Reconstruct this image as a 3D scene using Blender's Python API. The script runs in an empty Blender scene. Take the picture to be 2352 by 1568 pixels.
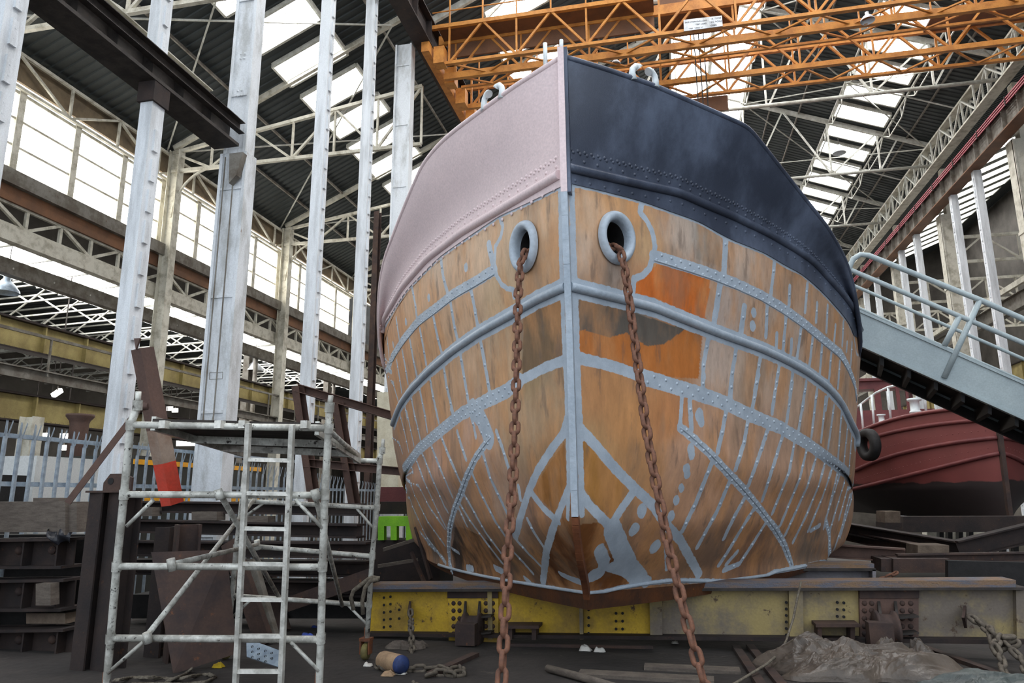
import bpy, math, random
import numpy as np
from mathutils import Vector, Matrix
random.seed(7); RNG = np.random.default_rng(7)
scene = bpy.context.scene
COL = scene.collection

# ------------------------------------------------------------------ camera
F_PX, IW, IH = 1652.55, 2352.0, 1568.0
PITCH, YAW, ROLL, EYE = math.radians(12.148), math.radians(12.192), math.radians(-0.276), 1.6
_cp, _sp, _cy, _sy = math.cos(PITCH), math.sin(PITCH), math.cos(YAW), math.sin(YAW)
_fwd = np.array([-_sy*_cp, _cy*_cp, _sp]); _rt = np.array([_cy, _sy, 0.0]); _up = np.cross(_rt, _fwd)
_cr, _sr = math.cos(ROLL), math.sin(ROLL)
_r2 = _cr*_rt + _sr*_up; _u2 = -_sr*_rt + _cr*_up
CAMR = np.array([_r2, -_u2, _fwd]); EYEP = np.array([0, 0, EYE])
cam_d = bpy.data.cameras.new('camera'); cam = bpy.data.objects.new('camera', cam_d); COL.objects.link(cam)
cam_d.sensor_width = 36.0; cam_d.sensor_fit = 'HORIZONTAL'; cam_d.lens = 36.0*F_PX/IW
cam_d.clip_start = 0.05; cam_d.clip_end = 400
cam.matrix_world = Matrix(((_r2[0], _u2[0], -_fwd[0], 0), (_r2[1], _u2[1], -_fwd[1], 0), (_r2[2], _u2[2], -_fwd[2], EYE), (0, 0, 0, 1)))
scene.camera = cam

# ------------------------------------------------------------------ view, world, light
scene.view_settings.view_transform = 'Standard'; scene.view_settings.look = 'None'
scene.view_settings.exposure = 0.15; scene.view_settings.gamma = 1.0
scene.view_settings.use_curve_mapping = False
world = bpy.data.worlds.new('overcast_sky'); scene.world = world; world.use_nodes = True
_bg = world.node_tree.nodes['Background']; _bg.inputs[0].default_value = (0.83, 0.91, 1.0, 1); _bg.inputs[1].default_value = 1.7
SKYLIGHT, WINDOW = 9.0, 5.0           # brightness of daylight behind roof lights and wall windows

# ------------------------------------------------------------------ measuring: points of the place read along sight lines
def ray(x, y): return CAMR.T @ np.array([(x-1176)/F_PX, (y-784)/F_PX, 1.0])
def on(x, y, ax, v):
    d = ray(x, y); return EYEP + d*((v-EYEP[ax])/d[ax])
def PX(x, y, v): return on(x, y, 0, v)
def PY(x, y, v): return on(x, y, 1, v)
def PZ(x, y, v): return on(x, y, 2, v)
def PD(x, y, t): return EYEP + ray(x, y)*t
G0, GS = 0.30, 0.05                     # the slip falls away from the camera: z = G0 - GS*y
def gz(y): return G0 - GS*y
def PG(x, y, up=0.0):
    d = ray(x, y); t = (G0+up-EYE)/(d[2]+GS*d[1]); return EYEP + d*t
def proj(P):
    q = (np.asarray(P, float)-EYEP) @ CAMR.T
    return np.stack([1176+F_PX*q[..., 0]/q[..., 2], 784+F_PX*q[..., 1]/q[..., 2]], -1)

# ------------------------------------------------------------------ object helpers
def tag(o, label=None, cat=None, group=None, kind=None):
    if label: o['label'] = label
    if cat: o['category'] = cat
    if group: o['group'] = group
    if kind: o['kind'] = kind
    return o
def thing(name, label, cat, loc=(0, 0, 0), group=None, rz=0.0):
    o = bpy.data.objects.new(name, None); COL.objects.link(o); o.empty_display_size = .2
    o.location = loc; o.rotation_euler = (0, 0, rz)
    return tag(o, label, cat, group)
def world_of(o):
    m = Matrix.LocRotScale(o.location, o.rotation_euler, None)
    return m if o.parent is None else world_of(o.parent) @ o.matrix_parent_inverse @ m
def link_mesh(name, me, mat, parent=None, world=True):
    o = bpy.data.objects.new(name, me); COL.objects.link(o)
    if mat is not None: me.materials.append(mat)
    if parent is not None:
        o.parent = parent
        if world:
            m = world_of(parent)
            o.matrix_parent_inverse = m.inverted()
    return o
class MB:
    """collects shapes for ONE mesh"""
    def __init__(s): s.v = []; s.f = []; s.sm = []; s.pc = []
    def add(s, vs, fs, smooth=False):
        b = len(s.v); s.pc.append((vs, fs, smooth)); s.v += [tuple(map(float, p)) for p in vs]
        s.f += [tuple(i+b for i in f) for f in fs]; s.sm += [smooth]*len(fs); return s
    def frame(s, d, up=(0, 0, 1)):
        d = np.array(d, float); d /= np.linalg.norm(d); up = np.array(up, float)
        if abs(d @ up)/np.linalg.norm(up) > .999: up = np.array([0, 1.0, 0]) if abs(d[1]) < .9 else np.array([1.0, 0, 0])
        a = np.cross(d, up); a /= np.linalg.norm(a); return d, a, np.cross(a, d)
    def box(s, lo, hi):
        x0, y0, z0 = lo; x1, y1, z1 = hi
        return s.add([(x0,y0,z0),(x1,y0,z0),(x1,y1,z0),(x0,y1,z0),(x0,y0,z1),(x1,y0,z1),(x1,y1,z1),(x0,y1,z1)],
                     [(0,3,2,1),(4,5,6,7),(0,1,5,4),(1,2,6,5),(2,3,7,6),(3,0,4,7)])
    def cbox(s, c, sz): return s.box([c[i]-sz[i]/2 for i in range(3)], [c[i]+sz[i]/2 for i in range(3)])
    def prof(s, p, q, poly, up=(0, 0, 1), caps=True, smooth=False):
        """sweep a closed 2-D profile (across, up) from p to q"""
        p = np.array(p, float); q = np.array(q, float); d, a, u = s.frame(q-p, up); n = len(poly)
        vs = [p+a*x+u*y for x, y in poly]+[q+a*x+u*y for x, y in poly]
        fs = [(i, (i+1) % n, (i+1) % n+n, i+n) for i in range(n)]
        if caps: fs += [tuple(range(n))[::-1], tuple(range(n, 2*n))]
        return s.add(vs, fs, smooth)
    def bar(s, p, q, w, h, up=(0, 0, 1)):
        return s.prof(p, q, [(-w/2,-h/2),(w/2,-h/2),(w/2,h/2),(-w/2,h/2)], up)
    def ibeam(s, p, q, w, h, tf=.02, tw=.014, up=(0, 0, 1)):
        a, b, t, k = w/2, h/2, tf, tw/2
        return s.prof(p, q, [(-a,-b),(a,-b),(a,-b+t),(k,-b+t),(k,b-t),(a,b-t),(a,b),(-a,b),(-a,b-t),(-k,b-t),(-k,-b+t),(-a,-b+t)], up)
    def channel(s, p, q, w, h, t=.012, up=(0, 0, 1)):
        a, b = w/2, h/2
        return s.prof(p, q, [(-a,-b),(a,-b),(a,-b+t),(-a+t,-b+t),(-a+t,b-t),(a,b-t),(a,b),(-a,b)], up)
    def angle(s, p, q, w, h, t=.008, up=(0, 0, 1)):
        a, b = w/2, h/2
        return s.prof(p, q, [(-a,-b),(a,-b),(a,-b+t),(-a+t,-b+t),(-a+t,b),(-a,b)], up)
    def tube(s, pts, r, n=10, closed=False, cap=True):
        pts = [np.array(p, float) for p in pts]; m = len(pts); rs = r if isinstance(r, (list, tuple, np.ndarray)) else [r]*m
        vs = []; u = None
        for i in range(m):
            if closed: d = pts[(i+1) % m]-pts[i-1]
            else: d = pts[min(i+1, m-1)]-pts[max(i-1, 0)]
            d = d/(np.linalg.norm(d)+1e-12)
            if u is None: _, a, u = s.frame(d)
            u = u-d*(u@d); nn = np.linalg.norm(u)
            if nn < 1e-6: _, a, u = s.frame(d)
            else: u = u/nn
            a = np.cross(d, u)
            for k in range(n):
                t = 2*math.pi*k/n; vs.append(pts[i]+(a*math.cos(t)+u*math.sin(t))*rs[i])
        fs = []
        for i in range(m if closed else m-1):
            j = (i+1) % m
            for k in range(n): fs.append((i*n+k, i*n+(k+1) % n, j*n+(k+1) % n, j*n+k))
        s.add(vs, fs, True)
        if cap and not closed:
            b = len(s.v)-len(vs)
            s.f += [tuple(b+k for k in range(n))[::-1], tuple(b+(m-1)*n+k for k in range(n))]; s.sm += [False, False]
        return s
    def cyl(s, p, q, r, n=14): return s.tube([p, q], r, n)
    def lathe(s, p, d, prof, n=20, up=(0, 0, 1), closed=False):
        """prof: (radius, along) pairs turned about the axis p,d"""
        p = np.array(p, float); d, a, u = s.frame(d, up); vs = []
        for r, h in prof:
            for k in range(n):
                t = 2*math.pi*k/n; vs.append(p+d*h+(a*math.cos(t)+u*math.sin(t))*r)
        m = len(prof); fs = []
        for i in range(m if closed else m-1):
            j = (i+1) % m
            for k in range(n): fs.append((i*n+k, i*n+(k+1) % n, j*n+(k+1) % n, j*n+k))
        return s.add(vs, fs, True)
    def dome(s, p, d, r, n=6):
        p = np.array(p, float); d, a, u = s.frame(d); vs = []
        for rr, h in ((1, 0), (.72, .45)):
            for k in range(n):
                t = 2*math.pi*k/n; vs.append(p+d*h*r+(a*math.cos(t)+u*math.sin(t))*rr*r)
        vs.append(p+d*r*.62)
        fs = [(k, (k+1) % n, n+(k+1) % n, n+k) for k in range(n)]+[(n+k, n+(k+1) % n, 2*n) for k in range(n)]
        return s.add(vs, fs, True)
    def plate(s, pts, thick, nrm=None):
        """flat polygon given thickness along its normal"""
        pts = [np.array(p, float) for p in pts]
        if nrm is None:
            nrm = np.cross(pts[1]-pts[0], pts[2]-pts[0])
        nrm = np.array(nrm, float); nrm /= np.linalg.norm(nrm); n = len(pts)
        vs = [p-nrm*thick/2 for p in pts]+[p+nrm*thick/2 for p in pts]
        return s.add(vs, [tuple(range(n))[::-1], tuple(range(n, 2*n))]+[(i, (i+1) % n, (i+1) % n+n, i+n) for i in range(n)])
    def sheet(s, grid, smooth=True):
        g = np.asarray(grid, float); a, b = g.shape[:2]
        return s.add(g.reshape(-1, 3), [(i*b+j, i*b+j+1, (i+1)*b+j+1, (i+1)*b+j) for i in range(a-1) for j in range(b-1)], smooth)
    def mesh(s, name):
        me = bpy.data.meshes.new(name); me.from_pydata(s.v, [], s.f)
        me.polygons.foreach_set('use_smooth', s.sm); me.update()
        return me
    def build(s, name, mat, parent=None): return link_mesh(name, s.mesh(name), mat, parent)
def build_each(mb, name, mat, parent):
    """every collected piece becomes a part of its own"""
    out = []
    for vs, fs, sm in mb.pc: out.append(MB().add(vs, fs, sm).build(name, mat, parent))
    return out
def struct(o): o['kind'] = 'structure'; return o
def kids(o): return [c for c in bpy.data.objects if c.parent == o]
def copy_tree(o, loc=None, rz=None, label=None, _kids=None):
    c = o.copy(); COL.objects.link(c)
    if loc is not None: c.location = loc
    if rz is not None: c.rotation_euler = (0, 0, rz)
    if label: c['label'] = label
    for ch in (_kids if _kids is not None else kids(o)):
        k = ch.copy(); COL.objects.link(k); k.parent = c; k.matrix_parent_inverse = ch.matrix_parent_inverse
        for g in kids(ch):
            gg = g.copy(); COL.objects.link(gg); gg.parent = k; gg.matrix_parent_inverse = g.matrix_parent_inverse
    return c

# ------------------------------------------------------------------ materials
def srgb(r, g, b): return tuple(((c/255)/12.92 if c/255 <= .04045 else ((c/255+.055)/1.055)**2.4) for c in (r, g, b))+(1.0,)
def base_mat(name):
    m = bpy.data.materials.new(name); m.use_nodes = True; nt = m.node_tree
    return m, nt, nt.nodes['Principled BSDF'], nt.nodes.new, nt.links.new
def metal_paint(name, c1, c2, scale=4.0, rough=.6, patch=.5, width=.18, bump=.15, fine=40.0, metallic=0.0, c3=None, p3=.62, streak=1.0):
    """paint or rust with patches of a second colour (wear that belongs to the thing), fine grain and a little relief"""
    m, nt, bs, N, L = base_mat(name)
    tc = N('ShaderNodeTexCoord'); mp = N('ShaderNodeMapping'); L(tc.outputs['Object'], mp.inputs[0]); mp.inputs['Scale'].default_value = (1, 1, 1/streak)
    n1 = N('ShaderNodeTexNoise'); n1.inputs['Scale'].default_value = scale; n1.inputs['Detail'].default_value = 6; n1.inputs['Roughness'].default_value = .65
    L(mp.outputs[0], n1.inputs['Vector'])
    r1 = N('ShaderNodeMapRange'); r1.interpolation_type = 'SMOOTHSTEP'; r1.inputs[1].default_value = patch-width; r1.inputs[2].default_value = patch+width
    L(n1.outputs['Fac'], r1.inputs[0])
    mx = N('ShaderNodeMix'); mx.data_type = 'RGBA'; mx.inputs['A'].default_value = c1; mx.inputs['B'].default_value = c2
    L(r1.outputs[0], mx.inputs['Factor']); out = mx.outputs['Result']
    n2 = N('ShaderNodeTexNoise'); n2.inputs['Scale'].default_value = fine; n2.inputs['Detail'].default_value = 4; L(tc.outputs['Object'], n2.inputs['Vector'])
    if c3:
        n3 = N('ShaderNodeTexNoise'); n3.inputs['Scale'].default_value = scale*2.7; n3.inputs['Detail'].default_value = 8; n3.inputs['Roughness'].default_value = .75
        L(mp.outputs[0], n3.inputs['Vector'])
        r3 = N('ShaderNodeMapRange'); r3.inputs[1].default_value = p3; r3.inputs[2].default_value = p3+.05; L(n3.outputs['Fac'], r3.inputs[0])
        m3 = N('ShaderNodeMix'); m3.data_type = 'RGBA'; m3.inputs['B'].default_value = c3; L(out, m3.inputs['A']); L(r3.outputs[0], m3.inputs['Factor']); out = m3.outputs['Result']
    hs = N('ShaderNodeMix'); hs.data_type = 'RGBA'; hs.blend_type = 'MULTIPLY'; hs.inputs['Factor'].default_value = .45
    rr = N('ShaderNodeMapRange'); rr.inputs[3].default_value = .55; rr.inputs[4].default_value = 1.45; L(n2.outputs['Fac'], rr.inputs[0])
    L(out, hs.inputs['A']); L(rr.outputs[0], hs.inputs['B']); L(hs.outputs['Result'], bs.inputs['Base Color'])
    bs.inputs['Roughness'].default_value = rough; bs.inputs['Metallic'].default_value = metallic
    bs.inputs['Specular IOR Level'].default_value = .35
    if bump:
        bp = N('ShaderNodeBump'); bp.inputs['Strength'].default_value = bump; bp.inputs['Distance'].default_value = .02
        L(n2.outputs['Fac'], bp.inputs['Height']); L(bp.outputs[0], bs.inputs['Normal'])
    return m
def glow(name, col, strength):
    m, nt, bs, N, L = base_mat(name)
    bs.inputs['Base Color'].default_value = col; bs.inputs['Emission Color'].default_value = col; bs.inputs['Emission Strength'].default_value = strength
    bs.inputs['Roughness'].default_value = .6
    return m
M = {}
M['white_paint'] = metal_paint('white_paint', srgb(214,218,222), srgb(176,178,178), 2.5, .6, .56, .12, c3=srgb(120,98,78), p3=.66, streak=3)
M['white_timber'] = metal_paint('white_timber', srgb(222,226,230), srgb(190,193,196), 5, .75, .55, .15, fine=70, c3=srgb(120,112,104), p3=.7, streak=8)
M['cream_steel'] = metal_paint('cream_steel', srgb(200,196,182), srgb(160,154,138), 3, .6, .55, .12, c3=srgb(110,84,60), p3=.68)
M['grey_steel'] = metal_paint('grey_steel', srgb(128,124,116), srgb(96,88,78), 3, .65, .5, .15, c3=srgb(92,62,42), p3=.64)
M['dark_steel'] = metal_paint('dark_steel', srgb(62,56,52), srgb(42,38,36), 4, .7, .5, .15, c3=srgb(76,54,40), p3=.62)
M['rust'] = metal_paint('rust', srgb(78,60,52), srgb(54,45,44), 3, .8, .5, .2, c3=srgb(108,70,48), p3=.62)
M['dark_rust'] = metal_paint('dark_rust', srgb(56,45,41), srgb(38,33,33), 3, .8, .5, .2, c3=srgb(84,56,40), p3=.62)
M['rust_red'] = metal_paint('rust_red', srgb(104,80,70), srgb(84,66,60), 3, .75, .5, .2, c3=srgb(120,80,54), p3=.64)
M['orange_steel'] = metal_paint('orange_steel', srgb(202,138,66), srgb(170,110,52), 3, .55, .52, .15, c3=srgb(124,76,40), p3=.68)
M['brown_plate'] = metal_paint('brown_plate', srgb(126,88,62), srgb(102,74,56), 1.5, .7, .5, .2)
M['yellow_girder'] = metal_paint('yellow_girder', srgb(168,152,98), srgb(136,120,76), 2, .65, .5, .2, c3=srgb(96,70,44), p3=.67)
M['timber'] = metal_paint('timber', srgb(104,95,86), srgb(80,72,66), 6, .85, .5, .2, fine=60, streak=.2)
M['galvanised'] = metal_paint('galvanised', srgb(172,184,194), srgb(128,142,156), 6, .42, .5, .2, metallic=.35)
M['tube'] = metal_paint('tube', srgb(214,214,206), srgb(164,162,154), 7, .42, .5, .1, metallic=.2, c3=srgb(50,44,40), p3=.58, bump=.1)
M['alu'] = metal_paint('alu', srgb(222,220,212), srgb(182,180,172), 8, .42, .5, .12, metallic=.2, c3=srgb(62,56,52), p3=.62, bump=.1)
M['primer'] = metal_paint('primer', srgb(176,186,196), srgb(160,172,184), 3, .42, .5, .2, bump=.25, fine=25)
M['chain'] = metal_paint('chain', srgb(124,84,64), srgb(94,66,54), 18, .75, .5, .2, fine=120, c3=srgb(156,98,62), p3=.62)
M['grey_chain'] = metal_paint('grey_chain', srgb(104,96,84), srgb(74,66,58), 18, .75, .5, .2, fine=120)
M['black'] = metal_paint('black', srgb(34,32,32), srgb(24,22,22), 8, .7)
M['rope'] = metal_paint('rope', srgb(128,120,106), srgb(92,84,74), 25, .95, fine=160, bump=.5)
# ================================================================== THE SHIP'S BOW
YS, X0, DA = 6.6, -.8687, math.radians(-.7669)
HO = np.array([X0, YS, 0]); HAX = np.array([math.sin(DA), math.cos(DA), 0]); HLAT = np.array([math.cos(DA), -math.sin(DA), 0])
STEM = np.array([[1.126,.489],[.886,.749],[.376,1.117],[.156,1.44],[.123,2.153],[.078,2.639],[.027,3.303],[-.056,3.799],[-.13,4.572],[-.144,5.119],[-.175,5.849],[-.185,6.1]])
# waterline families: height at stem, sheer slope, sheer curve, half breadth, length, two fullness powers
KN = np.array([[ 0.65  ,-0.0472, 0.0094, 3.189 , 4.55, 1.3296, 0.9175],
 [ 1.1   ,-0.0369,-0.0001, 3.6224, 5.7, 1.1769, 0.9869],
 [ 1.7   ,-0.0972, 0.0123, 4.0015, 6.8089, 1.3212, 1.0651],
 [ 2.3   ,-0.1734, 0.0187, 3.9179, 6.9246, 1.5198, 1.1205],
 [ 2.884 ,-0.1714,-0.0025, 3.8997, 6.5707, 1.4716, 1.0963],
 [ 3.56  ,-0.0611,-0.0194, 3.8331, 5.6148, 1.3043, 1.0807],
 [ 3.982 ,-0.01,-0.028, 3.92, 5.85, 1.42, 1.06],
 [ 4.709 , 0.1165,-0.0421, 4.1107, 6.2628, 1.6341, 0.9755],
 [ 5.831 ,-0.0228,-0.0653, 3.9168, 5.4533, 1.46, 1.28]])
def pchip(x, y, q):
    h = np.diff(x); dl = np.diff(y)/h; d = np.zeros(len(x))
    for i in range(1, len(x)-1):
        if dl[i-1]*dl[i] > 0:
            w1 = 2*h[i]+h[i-1]; w2 = h[i]+2*h[i-1]; d[i] = (w1+w2)/(w1/dl[i-1]+w2/dl[i])
    d[0] = dl[0]; d[-1] = dl[-1]
    i = np.clip(np.searchsorted(x, q)-1, 0, len(x)-2); t = (q-x[i])/h[i]
    return (1+2*t)*(1-t)**2*y[i]+t*(1-t)**2*h[i]*d[i]+t*t*(3-2*t)*y[i+1]+t*t*(t-1)*h[i]*d[i+1]
def hs(s, u, side):
    s, u = np.broadcast_arrays(np.asarray(s, float), np.asarray(u, float))
    z1, z2, B, Ln, n, m = [pchip(KN[:, 0], KN[:, i], s) for i in range(1, 7)]
    uc = np.clip(u, 0, 1); t = u*Ln; b = B*np.maximum(1-(1-uc)**n, 0)**(1/m); tc = np.minimum(t, Ln)
    P = HO+(pchip(STEM[:, 1], STEM[:, 0], s)+t)[..., None]*HAX+(side*b)[..., None]*HLAT
    P[..., 2] = s+z1*tc+z2*tc*tc
    return P
def hnorm(s, u, side):
    u = max(u, 2e-3); e = 2e-3
    a = hs(s+e, u, side)-hs(s-e, u, side); b = hs(s, u+e, side)-hs(s, u-e, side)
    n = np.cross(b, a)*side; return n/np.linalg.norm(n)
_gs, _gu = np.meshgrid(np.linspace(.5, 6.1, 160), np.linspace(0, 1.02, 160)**1.3, indexing='ij')
_gp = {sd: proj(hs(_gs, _gu, sd)).reshape(-1, 2) for sd in (-1, 1)}
def onhull(p, side):
    """(s,u) of the hull plating seen along a sight line"""
    p = np.asarray(p, float); k = ((_gp[side]-p)**2).sum(1).argmin()
    v = np.array([_gs.flat[k], _gu.flat[k]])
    for _ in range(7):
        q = proj(hs(v[0], v[1], side)); r = p-q; e = 1e-4
        J = np.stack([(proj(hs(v[0]+e, v[1], side))-q)/e, (proj(hs(v[0], v[1]+e, side))-q)/e], 1)
        st = np.linalg.lstsq(J.T @ J+np.eye(2)*30, J.T @ r, rcond=None)[0]
        v = v+np.clip(st, -.08, .08); v[1] = min(max(v[1], 0), 1.05); v[0] = min(max(v[0], .5), 6.1)
    return v
def trace(pts, side, step=9.0):
    """resample a traced line and return its (s,u) list"""
    pts = np.array(pts, float); out = []
    for a, b in zip(pts[:-1], pts[1:]):
        n = max(1, int(np.hypot(*(b-a))/step))
        out += [a+(b-a)*i/n for i in range(n)]
    out.append(pts[-1])
    su = np.array([onhull(p, side) for p in out]); ok = np.hypot(*(proj(hs(su[:, 0], su[:, 1], side))-np.array(out)).T) < 4.0
    return su[ok] if ok.sum() > 1 else su[[0, 0]]
def smooth_su(su, k=2):
    su = su.copy()
    for _ in range(k): su[1:-1] = (su[:-2]+2*su[1:-1]+su[2:])/4
    return su
CROPS = {'A': (860,560,3.9196), 'B': (880,940,3.4087), 'C': (1280,400,3.4087), 'D': (1560,500,3.5636), 'E': (1540,860,3.4087), 'F': (1280,940,3.4087),
         '4': (850,0,2.6133), '6': (850,400,2.6133), '7': (850,900,2.3478), '8': (1600,900,2.347), 'P': (0,0,1)}
def T(c, *v):
    ox, oy, k = CROPS[c]; return [(ox+v[i]/k, oy+v[i+1]/k) for i in range(0, len(v), 2)]
L_, R_ = -1, 1
SHEER = {L_: [(1288,137),(1187,199),(1118,249),(1041,306),(1003,341),(970.5,383),(946,440),(919,505),(884,597),(872,660)],
         R_: [(1294,134),(1386,161),(1500,199),(1615,249),(1718,295),(1775,367),(1844,455),(1902,528),(1940,597),(1958,650),(1970,720)]}
STRAKE1 = {L_: [(1288,402),(1149,484),(1064,534),(984,595),(927,660),(892,721),(873,763)],
           R_: [(1300,386),(1416,413),(1500,432),(1558,444),(1615,470),(1684,499),(1760,536),(1825,574),(1863,600),(1900,640),(1932,675),(1957,710),(1968,742),(1975,787)]}
BAND = {L_: [(1292,428),(1217,465),(1148.5,496),(1064,553),(1013,588),(967,634),(936.5,664.6),(911,703),(885.5,749),(877,790)],
        R_: [(1302,420),(1391,441),(1471,462),(1544,488),(1603,508.5),(1672,548),(1756,581),(1798.5,608),(1840.6,629),(1882.7,665.6),(1911,696),(1947,738.5),(1961,769),(1969,823)]}
SEAMA = {L_: [(1135,620),(1095,645),(1041,675.5),(1003,706),(961,737),(926.5,779),(900,821),(886,878)],
         R_: [(1502.5,587.5),(1558,605),(1634.5,630),(1692,652.5),(1750,679),(1800,709),(1850,745),(1900,787),(1932,813),(1951,848),(1964,883),(1968,915)]}
STRAKE2 = {L_: [(1302,658),(1296,660),(1233,689),(1179,721),(1103,763.5),(1041,806),(988,851.5),(946,894),(919,932),(904,974)],
           R_: [(1308,658),(1315,660),(1424,687),(1500.5,706),(1577,737),(1653.6,767),(1750,802),(1800,825),(1850,852),(1900,889),(1932,925.6),(1948,960),(1962,990),(1966,1023)]}
SEAMB = {L_: [(1309,822),(1300,825),(1252,844),(1194,874.5),(1164,897.5),(1118,920),(1060,950),(1020,982),(961,1032),(927,1079)],
         R_: [(1315,819),(1324.5,821),(1405,840),(1481,867),(1596,901),(1653.6,920.4),(1728,955),(1792,981),(1856,1019),(1898,1049),(1932,1075),(1957,1113)]}
LEDGE = {L_: [(1348,1365)]+T('7',1140,1090,1000,1060,850,1035,720,1030,600,1020,450,1000,375,950),
         R_: [(1352,1365)]+T('7',1200,1090,1350,1055,1500,1030,1640,1015,1850,1020,1950,1025)+T('8',300,1030,420,970,550,945,715,906)}
DIAG = {L_: T('B',845,215,790,285,720,385,650,540,600,680,555,790,520,930,512,1080,520,1200,545,1290), R_: [(1562,982)]+T('E',100,430,180,500,300,610,470,790,600,930,720,1080,820,1210,890,1330,950,1490)}
# primer stripes brushed over the seams and frames: (side, traced line, half width in metres, rivet pitch or 0)
STR = []
def st(side, pts, hw=.036, riv=.2): STR.append((side, pts, hw, riv))
for sd in (L_, R_):
    st(sd, SEAMA[sd], .07, .075); st(sd, STRAKE2[sd], .10, 0); st(sd, DIAG[sd], .055, .07); st(sd, LEDGE[sd], .03, 0); st(sd, BAND[sd], .025, 0)
st(L_, SEAMB[L_][:4], .055, 0); st(L_, SEAMB[L_][3:], .085, .07); st(R_, SEAMB[R_][:4], .06, 0); st(R_, SEAMB[R_][3:], .085, .09)
st(L_, [(1286,430),(1289,600),(1296,800),(1302,900),(1304,985),(1306,1100),(1304,1190)], .03, 0)
st(R_, [(1313,430),(1318,600),(1325,800),(1331,985),(1335,1100),(1336,1180)], .035, 0)
st(L_, T('A',1030,0,1045,80,1065,160,1075,220), .05, .2); st(L_, [(1147,497),(1155,520),(1150,545),(1138,565)]+T('A',1080,180,1105,300,1150,370,1200,405,1250,410,1255,480), .03, 0)
st(L_, T('A',600,150,620,300,660,450)); st(L_, T('A',340,400,370,560,385,700)); st(L_, T('A',195,670,225,870)); st(L_, T('A',115,850,135,1050))
for v in ((865,390,900,570,930,750), (685,530,720,740,750,870), (530,650,570,850,605,980), (410,770,440,930,465,1080), (320,870,350,1040,380,1180), (250,960,280,1120,300,1250), (200,1050,225,1200,245,1330), (155,1150,180,1300,210,1400),
          (950,850,985,1030,1040,1350), (770,970,800,1150,850,1450), (620,1080,650,1280,705,1510), (495,1170,525,1360,570,1568), (395,1250,430,1420,460,1568), (325,1340,350,1480,365,1568), (270,1440,295,1568)):
    st(L_, T('A', *v), .036, .22)
for v in ((210,420,260,560,360,760,480,930), (250,370,320,560,420,780,490,920), (300,330,380,530,480,760,505,800), (370,270,450,470,540,680), (450,200,520,380,610,580), (580,170,610,280,650,390), (690,60,710,130,725,215),
          (185,490,250,680,350,880,480,1060), (165,560,230,760,340,1000,480,1180), (885,170,940,320,985,470), (780,340,840,540,950,770,990,850), (700,510,760,650,880,880,975,1020), (625,650,700,780,800,960,950,1160), (595,730,680,870,830,1070,930,1200), (590,770,655,910),
          (1025,1120,1100,1200,1170,1280), (1050,1030,1140,1130,1240,1230), (1130,860,1180,960,1265,1090), (1060,600,1075,700), (540,1090,590,1120), (1110,1320,1150,1350), (350,1050,420,1110,490,1200), (290,960,400,1100), (60,30,100,180,150,340), (130,30,170,190,200,330), (185,20,215,160,240,280), (240,10,265,120,290,230), (320,0,345,170), (415,0,435,100), (530,0,545,40)):
    st(L_, T('B', *v), .03, .2)
st(L_, T('B',700,-10,760,60,800,150,830,230), .12, .06)
for v, w in (((1445,80,1410,190,1300,340,1210,480,1140,640,1080,830,1030,1000), .05), ((1470,570,1420,700,1340,900,1280,1100,1250,1360), .045), ((1160,650,1250,770,1370,880), .04), ((1395,1290,1460,1320,1540,1350), .045), ((660,1240,700,1245), .045), ((880,1240,940,1270), .05)): st(L_, T('B', *v), w, .0)
# starboard
st(R_, T('C',660,215,650,300,700,360,745,450,765,560,755,640,720,740,670,790,600,820,590,930), .036, 0)
for v in ((1320,470,1305,780), (1275,860,1230,1150), (1465,1040,1440,1230)): st(R_, T('C', *v), .05, .25)
st(R_, T('C',770,640,900,690,1050,740,1250,800), .05, 0)
for v in ((780,370,750,630), (905,560,900,710), (1050,540,1030,770), (1130,700,1120,850), (1215,720,1205,930), (1280,880,1270,1000), (1345,850,1335,1040), (1375,1020,1370,1090), (1415,1020,1405,1200), (720,720,710,970), (875,800,850,1090), (1000,890,965,1150), (1095,970,1065,1220), (1170,1040,1150,1300), (1245,1110,1225,1340), (1315,1180,1300,1390), (800,950,795,1060), (920,1000,915,1110),
          (240,980,200,1200,190,1420), (470,1050,430,1300,410,1480), (665,1140,625,1380,600,1560), (820,1200,780,1450,760,1568), (930,1270,905,1450), (1040,1340,1010,1568), (1130,1400,1110,1568), (1215,1460,1200,1568)):
    st(R_, T('D', *v), .036, .22)
for v in ((260,0,250,140), (480,30,470,210), (690,0,640,270), (840,0,795,300), (955,60,910,370), (1060,80,1005,430), (1145,130,1105,480), (1215,180,1180,520), (1280,250,1235,570), (1340,290,1310,680), (1390,380,1355,720), (1420,470,1395,780),
          (440,260,410,430,370,600), (610,340,575,540,510,740), (765,420,700,620,610,870), (880,470,820,670,720,980), (975,510,930,760,800,1080), (1075,560,1010,820,860,1180), (1150,620,1070,880,900,1250), (1220,660,1160,870,1060,1110,960,1310), (1270,720,1190,960,1080,1220), (1330,760,1290,900,1215,1130), (1310,760,1260,960,1200,1200), (1365,830,1290,1080,1240,1250), (1395,860,1320,1130), (1410,920,1340,1200,1270,1400), (1420,960,1330,1270),
          (320,700,200,1000,90,1230), (470,820,360,1080,210,1350), (590,950,500,1110,420,1280), (660,1040,560,1200,440,1400,380,1490), (740,1170,640,1330,540,1480,420,1530), (520,1390,440,1480), (150,200,165,430), (1100,1220,1170,1180)):
    st(R_, T('E', *v), .038, .2)
st(R_, T('E',230,300,240,370), .06, 0); st(R_, T('E',90,170,75,400), .03, 0); st(R_, T('E',1215,1140,1245,1250,1245,1450), .05, .08)
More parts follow.
